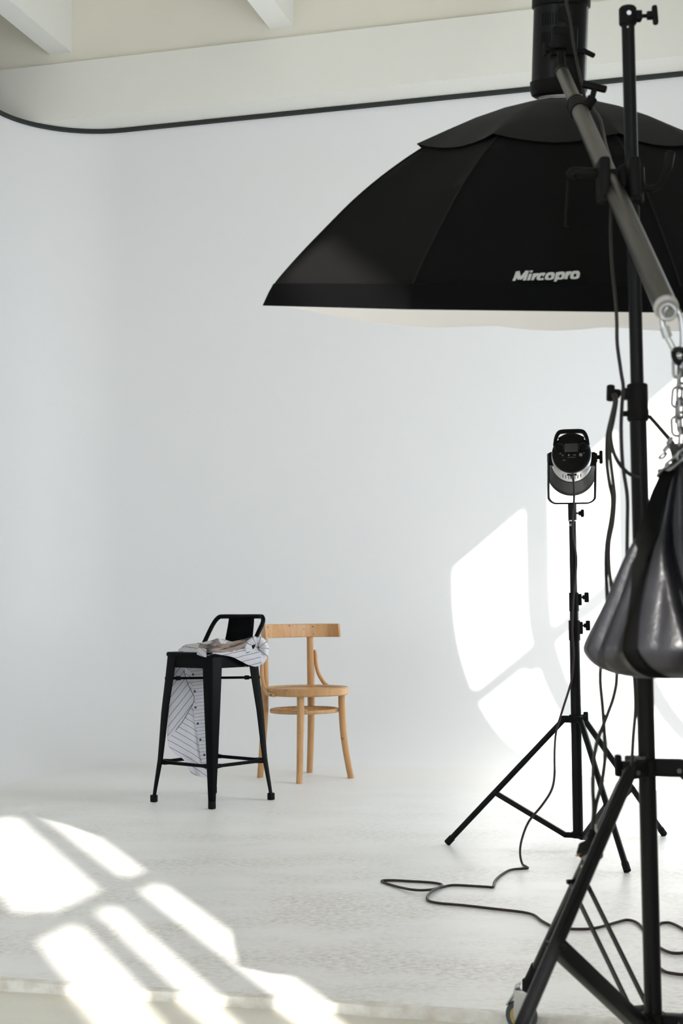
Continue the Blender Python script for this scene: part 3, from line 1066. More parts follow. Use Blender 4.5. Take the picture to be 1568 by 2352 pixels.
for p in pp:
    p.z = max(p.z, 0.0042)
tube(bm, pp, 0.0040, 8)
lc = thing('power_cable', 'thin dark cable running down the small lamp stand and looping across the floor', 'cable', fl(1040, 2040))
finish('cord', bm, M['cable2'], lc, True)

# ------------------------------------------------------------------ big boom stand
BX, BY = 0.531, 2.50
BB = V((BX, BY, LOW))
LEAN = V((-0.0045, 0, 1)).normalized()
def bp(z, dx=0.0, dy=0.0):
    return V((BX - 0.0045 * z + dx, BY + dy, z))
bstand = thing('boom_stand', 'heavy black wheeled stand in front at right, its thick pole rising past the softbox', 'boom stand', BB)
def bz(y, x=1470):
    return pt(x, y, BY).z
z_hub, z_spider, z_c1, z_c1t = bz(2342, 1500), bz(1762, 1490), bz(968, 1466), bz(882, 1464)
z_top = bz(18, 1440)
bm = NB(); cyl(bm, bp(z_hub - 0.03), bp(bz(940)), 0.0150, n=28); finish('lower_tube', bm, M['black'], bstand, True)
bm = NB(); cyl(bm, bp(bz(940)), bp(z_top - 0.01), 0.0117, n=28); finish('upper_tube', bm, M['black'], bstand, True)
bm = NB()
cyl(bm, bp(z_c1), bp(z_c1t), 0.0183, n=28, bev=0.002)
cyl(bm, bp(z_c1 + 0.004), bp(z_c1 + 0.02), 0.0192, n=28)
box(bm, bp(bz(905), -0.019), (0.018, 0.022, 0.02), None, 0.003)
c1 = finish('collar', bm, M['blackm'], bstand, True)
bm = NB()
tknob(bm, bp(bz(905), -0.022), (-1, -0.2, 0.05), 0.020, 0.030, 0.014)
finish('knob', bm, M['blackm'], c1, True)
bm = NB()
cyl(bm, bp(bz(950), -0.017), bp(bz(950), -0.028), 0.005, n=12)
finish('stop_pin', bm, M['blackm'], c1, True)
# leg geometry
a0 = math.radians(106)
RL = 0.55
z_foot = 0.085
legs = []
for k in range(3):
    a = math.radians((105, 229, 346)[k])
    d = V((math.cos(a), math.sin(a), 0))
    A = bp(z_spider) + d * 0.055
    B = bp(z_foot) + d * RL
    legs.append((d, A, B))
bm = NB()
cyl(bm, bp(z_spider - 0.014), bp(z_spider + 0.014), 0.021, n=28, bev=0.002)
for d, A, B in legs:
    bar(bm, bp(z_spider) + d * 0.012, A + d * 0.008, 0.030, 0.026, (0, 0, 1), 0.004)
sp = finish('leg_collar', bm, M['blackm'], bstand, True)
for d, A, B in legs:
    bm = NB()
    s_ = d.cross(V((0, 0, 1)))
    cyl(bm, A - s_ * 0.0155 - V((0, 0, 0.004)), A + s_ * 0.0155 - V((0, 0, 0.004)), 0.0042, n=12)
    finish('rivet', bm, M['rivet'], sp, True)
bm = NB()
cyl(bm, bp(z_spider + 0.014, -0.014, -0.012), bp(z_spider + 0.020, -0.014, -0.012), 0.010, n=16)
finish('collar_cap', bm, M['rivet'], sp, True)
bm = NB()
tknob(bm, bp(z_spider + 0.004, -0.030, -0.005), (-1, -0.15, 0), 0.016, 0.038, 0.012)
finish('knob', bm, M['blackm'], sp, True)
bm = NB()
cyl(bm, bp(z_hub - 0.014), bp(z_hub + 0.012), 0.022, n=28, bev=0.002)
for d, A, B in legs:
    bar(bm, bp(z_hub) + d * 0.012, bp(z_hub) + d * 0.055, 0.022, 0.026, (0, 0, 1), 0.003)
hub = finish('brace_hub', bm, M['blackm'], bstand, True)
for d, A, B in legs:
    bm = NB()
    s_ = d.cross(V((0, 0, 1)))
    c_ = bp(z_hub) + d * 0.045
    cyl(bm, c_ - s_ * 0.0145, c_ + s_ * 0.0145, 0.004, n=12)
    finish('rivet', bm, M['rivet'], hub, True)
for k, (d, A, B) in enumerate(legs):
    s_ = d.cross(V((0, 0, 1)))
    bm = NB()
    tube(bm, [A, B], 0.0113, 20)
    u = (B - A).normalized()
    lg = finish('leg', bm, M['gloss'], bstand, True)
    bm = NB()
    cyl(bm, B - u * 0.055, B + u * 0.010, 0.0140, n=20, bev=0.004)
    cyl(bm, B + V((0, 0, 0.005)), B + V((0, 0, -0.022)), 0.018, n=18, bev=0.003)
    finish('end_socket', bm, M['blackm'], lg, True)
    J = A + (B - A) * 0.50
    Hh = bp(z_hub) + d * 0.045
    bm = NB()
    if k == 1:
        bar(bm, Hh, J, 0.028, 0.024, (0, 0, 1), 0.003)
        cyl(bm, J - s_ * 0.018, J + s_ * 0.018, 0.0045, n=10)
    else:
        for sg in (-1, 1):
            off = s_ * (0.0165 * sg)
            bar(bm, Hh + off, J + off, 0.012, 0.003, s_.cross(J - Hh))
        cyl(bm, J - s_ * 0.022, J + s_ * 0.022, 0.0045, n=10)
    finish('brace', bm, M['black'], bstand, True)
    # caster
    wr_ = 0.0335
    rd = Matrix.Rotation(math.radians((-32, 40, 10)[k]), 3, 'Z') @ V((1, 0, 0))
    ax_ = V((0, 0, 1)).cross(rd)
    wc = V((B.x, B.y, LOW + wr_)) - rd * 0.022
    bm = NB()
    cyl(bm, V((B.x, B.y, z_foot - 0.02)), V((B.x, B.y, z_foot - 0.006)), 0.014, n=18)
    R_ = Matrix((rd, ax_, V((0, 0, 1)))).transposed()
    box(bm, V((B.x, B.y, z_foot - 0.022)) - rd * 0.006, (0.052, 0.030, 0.007), R_, 0.002)
    for sg in (-1, 1):
        f4 = [V((0.014, 0, z_foot - 0.022)), V((-0.030, 0, z_foot - 0.022)), V((-0.032, 0, z_foot - 0.034)), V((-0.013, 0, LOW + wr_ - 0.012)), V((-0.029, 0, LOW + wr_ - 0.010)), V((-0.034, 0, LOW + wr_ + 0.006))]
        prof = [(0.016, z_foot - 0.022), (-0.030, z_foot - 0.022), (-0.034, LOW + wr_ + 0.004), (-0.028, LOW + wr_ - 0.011), (-0.016, LOW + wr_ - 0.011), (-0.010, LOW + wr_ + 0.002)]
        vsA = [bm.verts.new(V((B.x, B.y, 0)) + rd * x + ax_ * (sg * 0.0155) + V((0, 0, z))) for x, z in prof]
        vsB = [bm.verts.new(V((B.x, B.y, 0)) + rd * x + ax_ * (sg * 0.0135) + V((0, 0, z))) for x, z in prof]
        bm.faces.new(vsA)
        bm.faces.new(vsB[::-1])
        for j in range(len(prof)):
            bm.faces.new((vsA[j], vsB[j], vsB[(j + 1) % len(prof)], vsA[(j + 1) % len(prof)]))
    cs = finish('caster', bm, M['chrome'], bstand, True)
    bm = NB()
    lathe(bm, [(0.022, -0.011), (wr_ - 0.003, -0.0115), (wr_, -0.007), (wr_, 0.007), (wr_ - 0.003, 0.0115), (0.022, 0.011)], wc, ax_, 40, True, True)
    wh = finish('tyre', bm, M['wheel'], cs, True)
    bm = NB()
    lathe(bm, [(0.008, -0.0125), (0.021, -0.012), (0.0222, -0.010), (0.0222, 0.010), (0.021, 0.012), (0.008, 0.0125)], wc, ax_, 32)
    finish('wheel_core', bm, M['yellow'], cs, True)
    bm = NB()
    pA = V((B.x, B.y, z_foot - 0.024)) - rd * 0.032
    bar(bm, pA, pA - rd * 0.020 + V((0, 0, -0.030)), 0.024, 0.003, ax_)
    bar(bm, pA - rd * 0.002, pA + rd * 0.004 + V((0, 0, 0.016)), 0.024, 0.003, ax_)
    finish('brake_lever', bm, M['chrome'], cs, True)
# top ring of the pole with its T-knob
bm = NB()
zr0, zr1 = bz(58, 1441), bz(17, 1441)
lathe(bm, [(0.0135, 0), (0.0158, 0.003), (0.0158, zr1 - zr0 - 0.003), (0.0135, zr1 - zr0)], bp(zr0), LEAN, 28)
bar(bm, bp((zr0 + zr1) / 2, 0.012), bp((zr0 + zr1) / 2, 0.025), 0.018, 0.016, (0, 0, 1), 0.002)
tr = finish('top_socket', bm, M['blackm'], bstand, True)
bm = NB()
tknob(bm, bp((zr0 + zr1) / 2, 0.024), (1, -0.05, 0.06), 0.020, 0.036, 0.010)
finish('knob', bm, M['blackm'], tr, True)
bm = NB()
lathe(bm, [(0.0015, 0), (0.0042, 0.0005)], bp((zr0 + zr1) / 2, -0.001, -0.0157), (0, -1, 0), 16)
cyl(bm, bp(zr0 - 0.008, -0.003, -0.0112), bp(zr0 - 0.008, -0.003, -0.0122), 0.0014, n=10)
finish('socket_hole', bm, M['chrome'], tr, True)

# boom arm: from the counterweight end near the camera to the flash head
P0 = pt(1528, 703, 2.037)
PK = pt(1418, 408, 2.45)
P1 = pt(1292, 168, 3.06)
boom_dir = (P1 - P0).normalized()
def on_boom(f_):
    return P0 + (P1 - P0) * f_
boom = thing('lighting_boom', 'long grey metal boom arm slanting up across the softbox to the flash head', 'boom arm', P0)
fcol = 0.79
bm = NB(); tube(bm, [P0, on_boom(fcol)], 0.0172, 28); finish('outer_tube', bm, M['alu'], boom, True)
bm = NB(); tube(bm, [on_boom(fcol), P1], 0.0142, 28); finish('inner_tube', bm, M['alu'], boom, True)
bm = NB()
L_ = boom_dir
for k in range(4):
    cyl(bm, on_boom(fcol) + L_ * (-0.030 + 0.017 * k), on_boom(fcol) + L_ * (-0.030 + 0.017 * k + 0.013), 0.0198, n=28, bev=0.002)
cyl(bm, on_boom(fcol) - L_ * 0.03, on_boom(fcol) + L_ * 0.036, 0.0185, n=28)
lock = finish('locking_collar', bm, M['blackm'], boom, True)
bm = NB()
sd = V((1, 0, 0.1)).normalized()
cc_ = on_boom(fcol) + sd * 0.018
cyl(bm, cc_, cc_ + V((0.012, 0, 0.018)), 0.011, n=14)
cyl(bm, cc_ + V((0.010, 0, 0.014)), cc_ + V((0.016, 0, 0.036)), 0.006, n=10)
box(bm, cc_ + V((0.016, 0, 0.042)), (0.052, 0.014, 0.014), Matrix.Rotation(math.radians(14), 3, 'Y'), 0.004)
finish('knob', bm, M['blackm'], lock, True)
bm = NB()
cyl(bm, P0 - L_ * 0.010, P0 + L_ * 0.002, 0.0182, n=28, bev=0.003)
ec = finish('end_cap', bm, M['grey'], boom, True)
bm = NB()
eo = P0 - L_ * 0.010
tube(bm, [eo + V((0.011 * math.cos(a), -0.008 + 0.0 * a, -0.006 + 0.011 * math.sin(a))) for a in [2 * PI * k / 20 for k in range(20)]], 0.003, 10, closed=True)
finish('eye_bolt', bm, M['chrome'], ec, True)
bm = NB()
cyl(bm, P1 - L_ * 0.004, P1 + L_ * 0.022, 0.0152, n=24, bev=0.002)
cyl(bm, P1 + L_ * 0.02, P1 + L_ * 0.028 + V((0, 0, 0.04)), 0.009, n=16)
finish('tip_socket', bm, M['blackm'], boom, True)

# clamp between pole and boom (part of the stand)
bm = NB()
ck = PK
pk = bp(ck.z)
side = (pk - ck)
fwd_ = boom_dir
for sg, dx in ((-1, -0.026), (1, 0.026)):
    box(bm, ck + V((dx, -0.002, -0.006)), (0.020, 0.05, 0.076), Matrix.Rotation(math.radians(0), 3, 'Y'), 0.007, 3)
box(bm, ck + V((0, 0.022, -0.008)), (0.056, 0.014, 0.060), None, 0.004)
cyl(bm, pk + V((0, 0, -0.034)), pk + V((0, 0, 0.034)), 0.0200, n=28, bev=0.003)
box(bm, (ck + pk) / 2 + V((0.01, 0.0, 0.006)), (0.045, 0.034, 0.044), None, 0.006)
cl = finish('clamp', bm, M['blackm'], bstand, True)
bm = NB()
cyl(bm, pk + V((0.004, -0.014, -0.012)), pk + V((0.004, -0.040, -0.012)), 0.0135, n=24, bev=0.003)
tube(bm, smooth([pk + V((0.015, 0.0, 0.0)), pk + V((0.035, 0.0, -0.006)), pk + V((0.052, 0, 0.006)), pk + V((0.064, 0, 0.034))], 5), 0.006, 10)
box(bm, pk + V((0.067, 0.0, 0.046)), (0.016, 0.014, 0.034), Matrix.Rotation(math.radians(12), 3, 'Y'), 0.004)
finish('clamp_lever', bm, M['blackm'], cl, True)
bm = NB()
hA = pt(1372, 398, 2.46)
hB = pt(1310, 396, 2.46)
tube(bm, smooth([hA, hA + (hB - hA) * 0.5, hB + V((0.006, 0, 0)), hB + V((0, 0, -0.008))], 5), 0.0095, 12)
tube(bm, [pt(1304, 412, 2.46), pt(1297, 519, 2.46), pt(1306, 520, 2.46)], 0.0018, 8)
finish('clamp_handle', bm, M['blackm'], cl, True)

# ------------------------------------------------------------------ octagonal softbox
OC = V((0.515, 3.352, 1.582))
TILT = 0.221
OA = V((0.017, -math.sin(TILT), math.cos(TILT))).normalized()
E1 = (V((1, 0, 0)) - OA * OA.x).normalized()
E2 = OA.cross(E1)
OR = 0.70
BROT = -0.187
def oct_pt(a, r, h):
    return OC + (E1 * math.cos(a) + E2 * math.sin(a)) * r + OA * h
def ang(k):
    return math.radians(-157.5 + 45 * k) + BROT
prof = [(1.0, 0.0), (0.977, 0.030), (0.953, 0.055), (0.88, 0.112), (0.805, 0.166), (0.716, 0.228), (0.64, 0.274), (0.569, 0.312), (0.50, 0.345), (0.443, 0.368), (0.30, 0.414), (0.20, 0.440), (0.10, 0.456)]
prof = [(r * OR, h) for r, h in prof]
prof_s = [(p.x, p.y) for p in smooth([V((r, h, 0)) for r, h in prof], 3)]
soft = thing('softbox', 'large black octagonal softbox with white diffuser hanging from the boom arm', 'softbox', OC)
for k in range(8):
    bm = NB()
    a, b_ = ang(k), ang(k + 1)
    rows = []
    for r, h in prof_s:
        A, B = oct_pt(a, r, h), oct_pt(b_, r, h)
        row = []
        for j in range(9):
            f_ = j / 8
            p = A.lerp(B, f_)
            sag = 0.012 * math.sin(PI * f_) * math.sin(PI * min(1, max(0, (r / OR - 0.1) / 0.9)))
            c_ = OC + OA * h
            p = p + (c_ - p).normalized() * sag
            row.append(p)
        rows.append(row)
    grid(bm, rows)
    bmesh.ops.solidify(bm, geom=bm.faces[:], thickness=0.003)
    pn = finish('panel', bm, M['fabric'], soft, True, 50)
    bm = NB()
    tube(bm, [oct_pt(a, r + 0.001, h + 0.001) for r, h in prof_s], 0.0022, 8)
    finish('rib_seam', bm, M['fabric'], pn, True)
# rim band
bm = NB()
rows = []
for r, h in ((OR * 1.010, -0.006), (OR * 0.990, 0.024), (OR * 0.974, 0.044), (OR * 0.966, 0.045)):
    row = []
    for k in range(8):
        A, B = oct_pt(ang(k), r, h), oct_pt(ang(k + 1), r, h)
        for j in range(8):
            f_ = j / 8
            p = A.lerp(B, f_)
            row.append(p)
    row.append(row[0])
    rows.append(row)
grid(bm, rows)
bmesh.ops.solidify(bm, geom=bm.faces[:], thickness=0.003)
finish('rim_band', bm, M['band'], soft, True, 50)
# diffuser, bellying out between the rim corners
bm = NB()
rows = []
nr = 10
for i in range(nr + 1):
    f0 = 1 - i / nr
    row = []
    for k in range(8):
        for j in range(10):
            f_ = j / 10
            A, B = oct_pt(ang(k), OR * 0.995, -0.002), oct_pt(ang(k + 1), OR * 0.995, -0.002)
            rim = A.lerp(B, f_)
            rim += (OC - rim).normalized() * (0.010 * math.sin(PI * f_))
            p = OC + (rim - OC) * f0
            belly = 0.050 * (1 - f0 ** 2.2) + 0.022 * math.sin(PI * f_) * math.sin(PI * min(1, (1 - f0) * 1.6)) * (f0 ** 0.5)
            row.append(p - OA * belly)
    row.append(row[0])
    rows.append(row)
grid(bm, rows)
bmesh.ops.remove_doubles(bm, verts=bm.verts[:], dist=1e-5)
df = finish('diffuser', bm, M['diff'], soft, True, 50)
df['label'] = 'white cloth diffuser bulging below the rim'
# rear cover skirt over the top of the ribs
bm = NB()
rows = []
cov = [(0.478, 0.362), (0.40, 0.393), (0.30, 0.424), (0.20, 0.449), (0.085, 0.470)]
for i, (r, h) in enumerate(cov):
    row = []
    for k in range(8):
        A, B = oct_pt(ang(k), r * OR, h), oct_pt(ang(k + 1), r * OR, h)
        for j in range(8):
            f_ = j / 8
            p = A.lerp(B, f_)
            if i == 0:
                p += (p - (OC + OA * h)).normalized() * (0.018 * math.sin(PI * f_) * math.sin(PI * f_)) - OA * (0.020 * math.sin(PI * f_))
                p += OA * (0.004 * noise.noise(p * 14))
            if i == 0:
                p += (p - (OC + OA * h)).normalized() * (0.016 * (1 - math.sin(PI * f_)) ** 2)
            row.append(p + (OA * 0.004))
    row.append(row[0])
    rows.append(row)
grid(bm, rows)
bmesh.ops.solidify(bm, geom=bm.faces[:], thickness=0.004)
finish('rear_cover', bm, M['fabric2'], soft, True, 30)
bm = NB()
lathe(bm, [(0.062, 0.455), (0.062, 0.474), (0.057, 0.477), (0.057, 0.482)], OC, OA, 40)
finish('speed_ring', bm, M['grey'], soft, True)
# lettering on the front panel
# heavy slanted letters drawn as broad strokes: x in letter units over a word 520 wide, baseline 0, capitals 70 high
tb = NB()
def stroke(pts, w0=20, w1=None):
    w1 = w0 if w1 is None else w1
    P_ = []
    for (xa, ya), (xb, yb) in zip(pts, pts[1:]):
        n_ = max(1, int(math.hypot(xb - xa, yb - ya) / 8))
        P_ += [(xa + (xb - xa) * k / n_, ya + (yb - ya) * k / n_) for k in range(n_)]
    P_.append(pts[-1])
    L, R = [], []
    m_ = len(P_)
    for i, (x, y) in enumerate(P_):
        xa, ya = P_[max(0, i - 1)]
        xb, yb = P_[min(m_ - 1, i + 1)]
        dx, dy = xb - xa, yb - ya
        l_ = math.hypot(dx, dy)
        # vertical strokes are broader than horizontal ones
        hw = 0.5 * (w0 * abs(dy) + w1 * abs(dx)) / l_
        L.append(tb.verts.new((x - dy / l_ * hw, y + dx / l_ * hw, 0)))
        R.append(tb.verts.new((x + dy / l_ * hw, y - dx / l_ * hw, 0)))
    for i in range(m_ - 1):
        tb.faces.new((L[i], R[i], R[i + 1], L[i + 1]))
def arc(cx, cy, rx, ry, a0_, a1_):
    n_ = 26
    return [(cx + rx * math.cos(math.radians(a0_ + (a1_ - a0_) * k / n_)), cy + ry * math.sin(math.radians(a0_ + (a1_ - a0_) * k / n_))) for k in range(n_ + 1)]
stroke([(12, 0), (12, 70)], 24)
stroke([(94, 0), (94, 70)], 24)
stroke([(16, 66), (53, 14)], 22, 16)
stroke([(90, 66), (53, 14)], 22, 16)
stroke([(126, 0), (126, 50)], 23)
stroke([(126, 58), (126, 70)], 23)
stroke([(158, 0), (158, 50)], 23)
stroke(arc(184, 20, 24, 23, 150, 75), 22, 14)
stroke(arc(222, 25, 25, 19, 40, 320), 23, 14)
stroke(arc(288, 25, 26, 19, 0, 360), 23, 14)
stroke([(343, -20), (343, 50)], 23)
stroke(arc(372, 25, 24, 19, -150, 150), 23, 14)
stroke([(421, 0), (421, 50)], 23)
stroke(arc(447, 20, 24, 23, 150, 75), 22, 14)
stroke(arc(488, 25, 26, 19, 0, 360), 23, 14)
for v in tb.verts:
    v.co = V(((v.co.x + 0.25 * v.co.y) * 0.001, v.co.y * 0.001, 0))
xs = [v.co.x for v in tb.verts]
tw = max(xs) - min(xs)
x0_ = min(xs)
# panel surface lookup: horizontal position f along the chord, height by profile
pa_, pb_ = ang(1), ang(2)
def panel_pt(f_, s_):
    i = min(int(s_), len(prof_s) - 2)
    r = prof_s[i][0] + (prof_s[i + 1][0] - prof_s[i][0]) * (s_ - i)
    h = prof_s[i][1] + (prof_s[i + 1][1] - prof_s[i][1]) * (s_ - i)
    A, B = oct_pt(pa_, r, h), oct_pt(pb_, r, h)
    p = A.lerp(B, f_)
    c_ = OC + OA * h
    p += (c_ - p).normalized() * (0.012 * math.sin(PI * f_) * math.sin(PI * min(1, max(0, (r / OR - 0.1) / 0.9))))
    n_ = (p - c_).normalized() * 0.8 + OA * 0.6
    return p + n_ * 0.006
def to_px(p):
    v = p - CPOS
    w_ = v.dot(fw)
    return 784 + F * v.dot(RT) / w_, 1176 - F * v.dot(UP) / w_
def find(px_, py_):
    best = None
    f_, s_ = 0.4, 8.0
    for _ in range(60):
        x, y = to_px(panel_pt(f_, s_))
        xf = to_px(panel_pt(f_ + 1e-3, s_)); xs_ = to_px(panel_pt(f_, s_ + 1e-2))
        a11, a21 = (xf[0] - x) / 1e-3, (xf[1] - y) / 1e-3
        a12, a22 = (xs_[0] - x) / 1e-2, (xs_[1] - y) / 1e-2
        det = a11 * a22 - a12 * a21
        dx, dy = px_ - x, py_ - y
        f_ += 0.7 * (dx * a22 - dy * a12) / det
        s_ += 0.7 * (a11 * dy - a21 * dx) / det
        s_ = min(max(s_, 0), len(prof_s) - 2.05)
        f_ = min(max(f_, 0), 1)
    return f_, s_
fA, sA = find(1176, 645)
fB, sB = find(1332, 640)
_, sT = find(1176, 623.5)
for v in tb.verts:
    fx = (v.co.x - x0_) / tw
    sb = sA + (sB - sA) * fx
    hh = v.co.y / 0.070
    v.co = panel_pt(fA + (fB - fA) * fx, max(0, sb + (sT - sA) * hh))
lo = finish('lettering', tb, M['logo'], soft, True)
lo['label'] = 'pale grey italic maker lettering'

# ------------------------------------------------------------------ flash head on the softbox
HB = OC + OA * 0.480 - E1 * 0.011
head = thing('studio_strobe', 'black cylindrical studio flash head standing on top of the softbox at the boom tip', 'flash head', HB)
def hp_(h):
    return HB + OA * h
HHT = 0.231
bm = NB()
lathe(bm, [(0.056, 0.0), (0.062, 0.004), (0.0665, 0.016), (0.0665, 0.034), (0.0630, 0.036)], HB, OA, 48)
finish('mount_collar', bm, M['blackm'], head, True)
bm = NB()
lathe(bm, [(0.0628, 0.03), (0.0628, HHT - 0.03), (0.060, HHT - 0.028)], HB, OA, 48)
bd = finish('body', bm, M['black'], head, True)
bm = NB()
for row in range(2):
    for k in range(-4, 5):
        a = math.radians(-115 + k * 6)
        if row == 1 and k in (3, 4):
            continue
        d_ = E1 * math.cos(a) + E2 * math.sin(a)
        c_ = hp_(HHT - 0.064 - row * 0.042) + d_ * 0.0629
        box(bm, c_, (0.0022, 0.002, 0.026), basis(OA, OA.cross(d_)))
finish('vent_slots', bm, M['band'], bd, True)
bm = NB()
lathe(bm, [(0.063, HHT - 0.032), (0.0672, HHT - 0.030), (0.0672, HHT - 0.012), (0.062, HHT - 0.008), (0.061, HHT)], HB, OA, 48)
finish('end_cap', bm, M['blackm'], head, True)
bm = NB()
ha, hb_ = hp_(HHT - 0.002) - E1 * 0.045, hp_(HHT - 0.002) + E1 * 0.045
tube(bm, smooth([ha, ha + OA * 0.02 + E1 * 0.008, ha + OA * 0.042 + E1 * 0.022, hp_(HHT + 0.05), hb_ + OA * 0.042 - E1 * 0.022, hb_ + OA * 0.02 - E1 * 0.008, hb_], 5), 0.0085, 12)
finish('carry_handle', bm, M['blackm'], head, True)
# tilt bracket between body and boom tip
fr_ = -E2
bm = NB()
bc = hp_(0.115) + fr_ * 0.068
box(bm, bc, (0.058, 0.018, 0.062), Matrix((E1, E2, OA)).transposed(), 0.004)
box(bm, bc + fr_ * 0.016 - OA * 0.004 - E1 * 0.012, (0.032, 0.030, 0.032), Matrix((E1, E2, OA)).transposed(), 0.004)
br = finish('tilt_bracket', bm, M['blackm'], head, True)
bm = NB()
tknob(bm, bc - E1 * 0.028 + fr_ * 0.012 - OA * 0.02, -E1, 0.012, 0.030, 0.010, OA)
finish('knob', bm, M['blackm'], br, True)
bm = NB()
cyl(bm, bc + E1 * 0.02 - OA * 0.02, bc + E1 * 0.046 - OA * 0.024, 0.006, n=12)
bar(bm, bc + E1 * 0.040 - OA * 0.018, bc + E1 * 0.070 - OA * 0.032, 0.014, 0.010, fr_, 0.003)
finish('bracket_lever', bm, M['blackm'], br, True)
bm = NB()
cyl(bm, hp_(HHT - 0.055) - E1 * 0.0 + fr_ * 0.062, hp_(HHT - 0.055) + fr_ * 0.066, 0.018, n=20)
finish('rear_knob', bm, M['blackm'], head, True)

# ------------------------------------------------------------------ flash power cable with its plug
CY = 2.47
fc = thing('flash_cable', 'black power cable dropping beside the thick pole, its plug hanging near the floor', 'cable', pt(1400, 1000, CY))
bm = NB()
c1_ = hang([(1297, -30, 3.05), (1301, 10, 3.05), (1309, 45, 3.05), (1314, 85, 3.05), (1319, 115, 3.04), (1327, 155, 3.02), (1336, 195, 2.99), (1345, 230, 2.96), (1362, 250, 2.92), (1378, 275, 2.86), (1385, 305, 2.80), (1391, 335, 2.70), (1403, 380, 2.56), (1404, 450, 2.50), (1402, 530, 2.49), (1405, 610, 2.48), (1413, 690, 2.47), (1416, 740, 2.47), (1417, 790, 2.47), (1425, 850, 2.465), (1431, 890, 2.46), (1428, 930, 2.45), (1426, 990, 2.45), (1430, 1070, 2.45), (1440, 1140, 2.455), (1440, 1210, 2.46), (1440, 1300, 2.465), (1446, 1420, 2.465), (1455, 1540, 2.46), (1459, 1620, 2.45), (1454, 1690, 2.45), (1451, 1740, 2.45), (1446, 1800, 2.46)])
tube(bm, smooth(c1_, 6), 0.0033, 10)
finish('cord', bm, M['cable'], fc, True)
bm = NB()
c2_ = hang([(1408, 905, 2.44), (1411, 925, 2.43), (1403, 960, 2.44), (1394, 1005, 2.45), (1393, 1060, 2.45), (1399, 1110, 2.45), (1406, 1145, 2.45), (1403, 1190, 2.45), (1393, 1250, 2.45), (1391, 1310, 2.45), (1394, 1400, 2.45), (1382, 1500, 2.45), (1378, 1560, 2.45), (1383, 1620, 2.45), (1388, 1690, 2.45), (1389, 1740, 2.45), (1381, 1800, 2.45), (1369, 1845, 2.45), (1363, 1885, 2.46), (1360, 1915, 2.47)])
tube(bm, smooth(c2_, 6), 0.0033, 10)
finish('cord', bm, M['cable'], fc, True)
bm = NB()
c3_ = hang([(1411, 905, 2.44), (1415, 920, 2.43), (1408, 965, 2.44), (1399, 1010, 2.445), (1402, 1060, 2.44), (1408, 1110, 2.44), (1411, 1145, 2.44), (1407, 1200, 2.445), (1398, 1250, 2.445), (1399, 1310, 2.44), (1410, 1400, 2.44), (1416, 1540, 2.44), (1410, 1595, 2.44), (1393, 1645, 2.44), (1372, 1700, 2.44), (1363, 1750, 2.44), (1361, 1810, 2.44), (1363, 1860, 2.45), (1360, 1900, 2.46)])
tube(bm, smooth(c3_, 6), 0.0033, 10)
finish('cord', bm, M['cable'], fc, True)
bm = NB()
c4_ = hang([(1410, 1000, 2.43), (1404, 1035, 2.43), (1412, 1062, 2.43), (1428, 1078, 2.44), (1444, 1090, 2.455), (1462, 1100, 2.47), (1476, 1104, 2.475)])
c4_ = hang([(1412, 930, 2.43), (1402, 985, 2.43), (1404, 1020, 2.43), (1414, 1052, 2.43), (1430, 1075, 2.44), (1446, 1089, 2.455), (1466, 1097, 2.475)])
tube(bm, smooth(c4_, 6), 0.0033, 10)
finish('cord', bm, M['cable'], fc, True)
# plug
bm = NB()
pA, pB = pt(1361, 1905, 2.47), pt(1352, 1962, 2.46)
lathe(bm, [(0.0045, 0), (0.0065, 0.006), (0.0060, 0.008), (0.0075, 0.014), (0.0070, 0.016), (0.0095, 0.026), (0.0175, 0.034), (0.0180, 0.050)], pA, pt(1345, 1975, 2.44) - pA, 24)
pl = finish('plug', bm, M['rubber'], fc, True)
pd = V((-0.80, -0.55, -0.42)).normalized()
pe = pt(1346, 1966, 2.445)
bm = NB()
lathe(bm, [(0.0185, -0.022), (0.0190, -0.004), (0.0175, 0.0)], pe, pd, 28)
finish('plug_face', bm, M['rubber'], pl, True)
pb = basis(pd)
bm = NB()
lathe(bm, [(0.0135, 0.0), (0.0138, 0.001)], pe, pd, 28)
finish('plug_insert', bm, mat('dull_grey_plastic', (0.10, 0.10, 0.10), 0.5), pl, True)
for sg in (-1, 1):
    bm = NB()
    b0 = pe + V((0.0, -0.0, 0.0085 * sg)) - V((0.004, -0.004, 0)) * sg
    cyl(bm, b0, b0 + pd * 0.019, 0.0024, n=12)
    finish('plug_pin', bm, M['brass'], pl, True)
bm = NB()
cyl(bm, pe + V((0.006, -0.004, -0.009)), pe + V((0.006, -0.004, -0.009)) + pd * 0.003, 0.0055, n=14)
finish('earth_contact', bm, M['brass'], pl, True)
bm = NB()
tube(bm, smooth(hang([(1367, 1893, 2.46), (1369, 1908, 2.455), (1375, 1914, 2.45), (1384, 1911, 2.44), (1391, 1903, 2.42), (1397, 1890, 2.41)]), 6), 0.0022, 8)
finish('cable_tie', bm, M['grey'], fc, True)

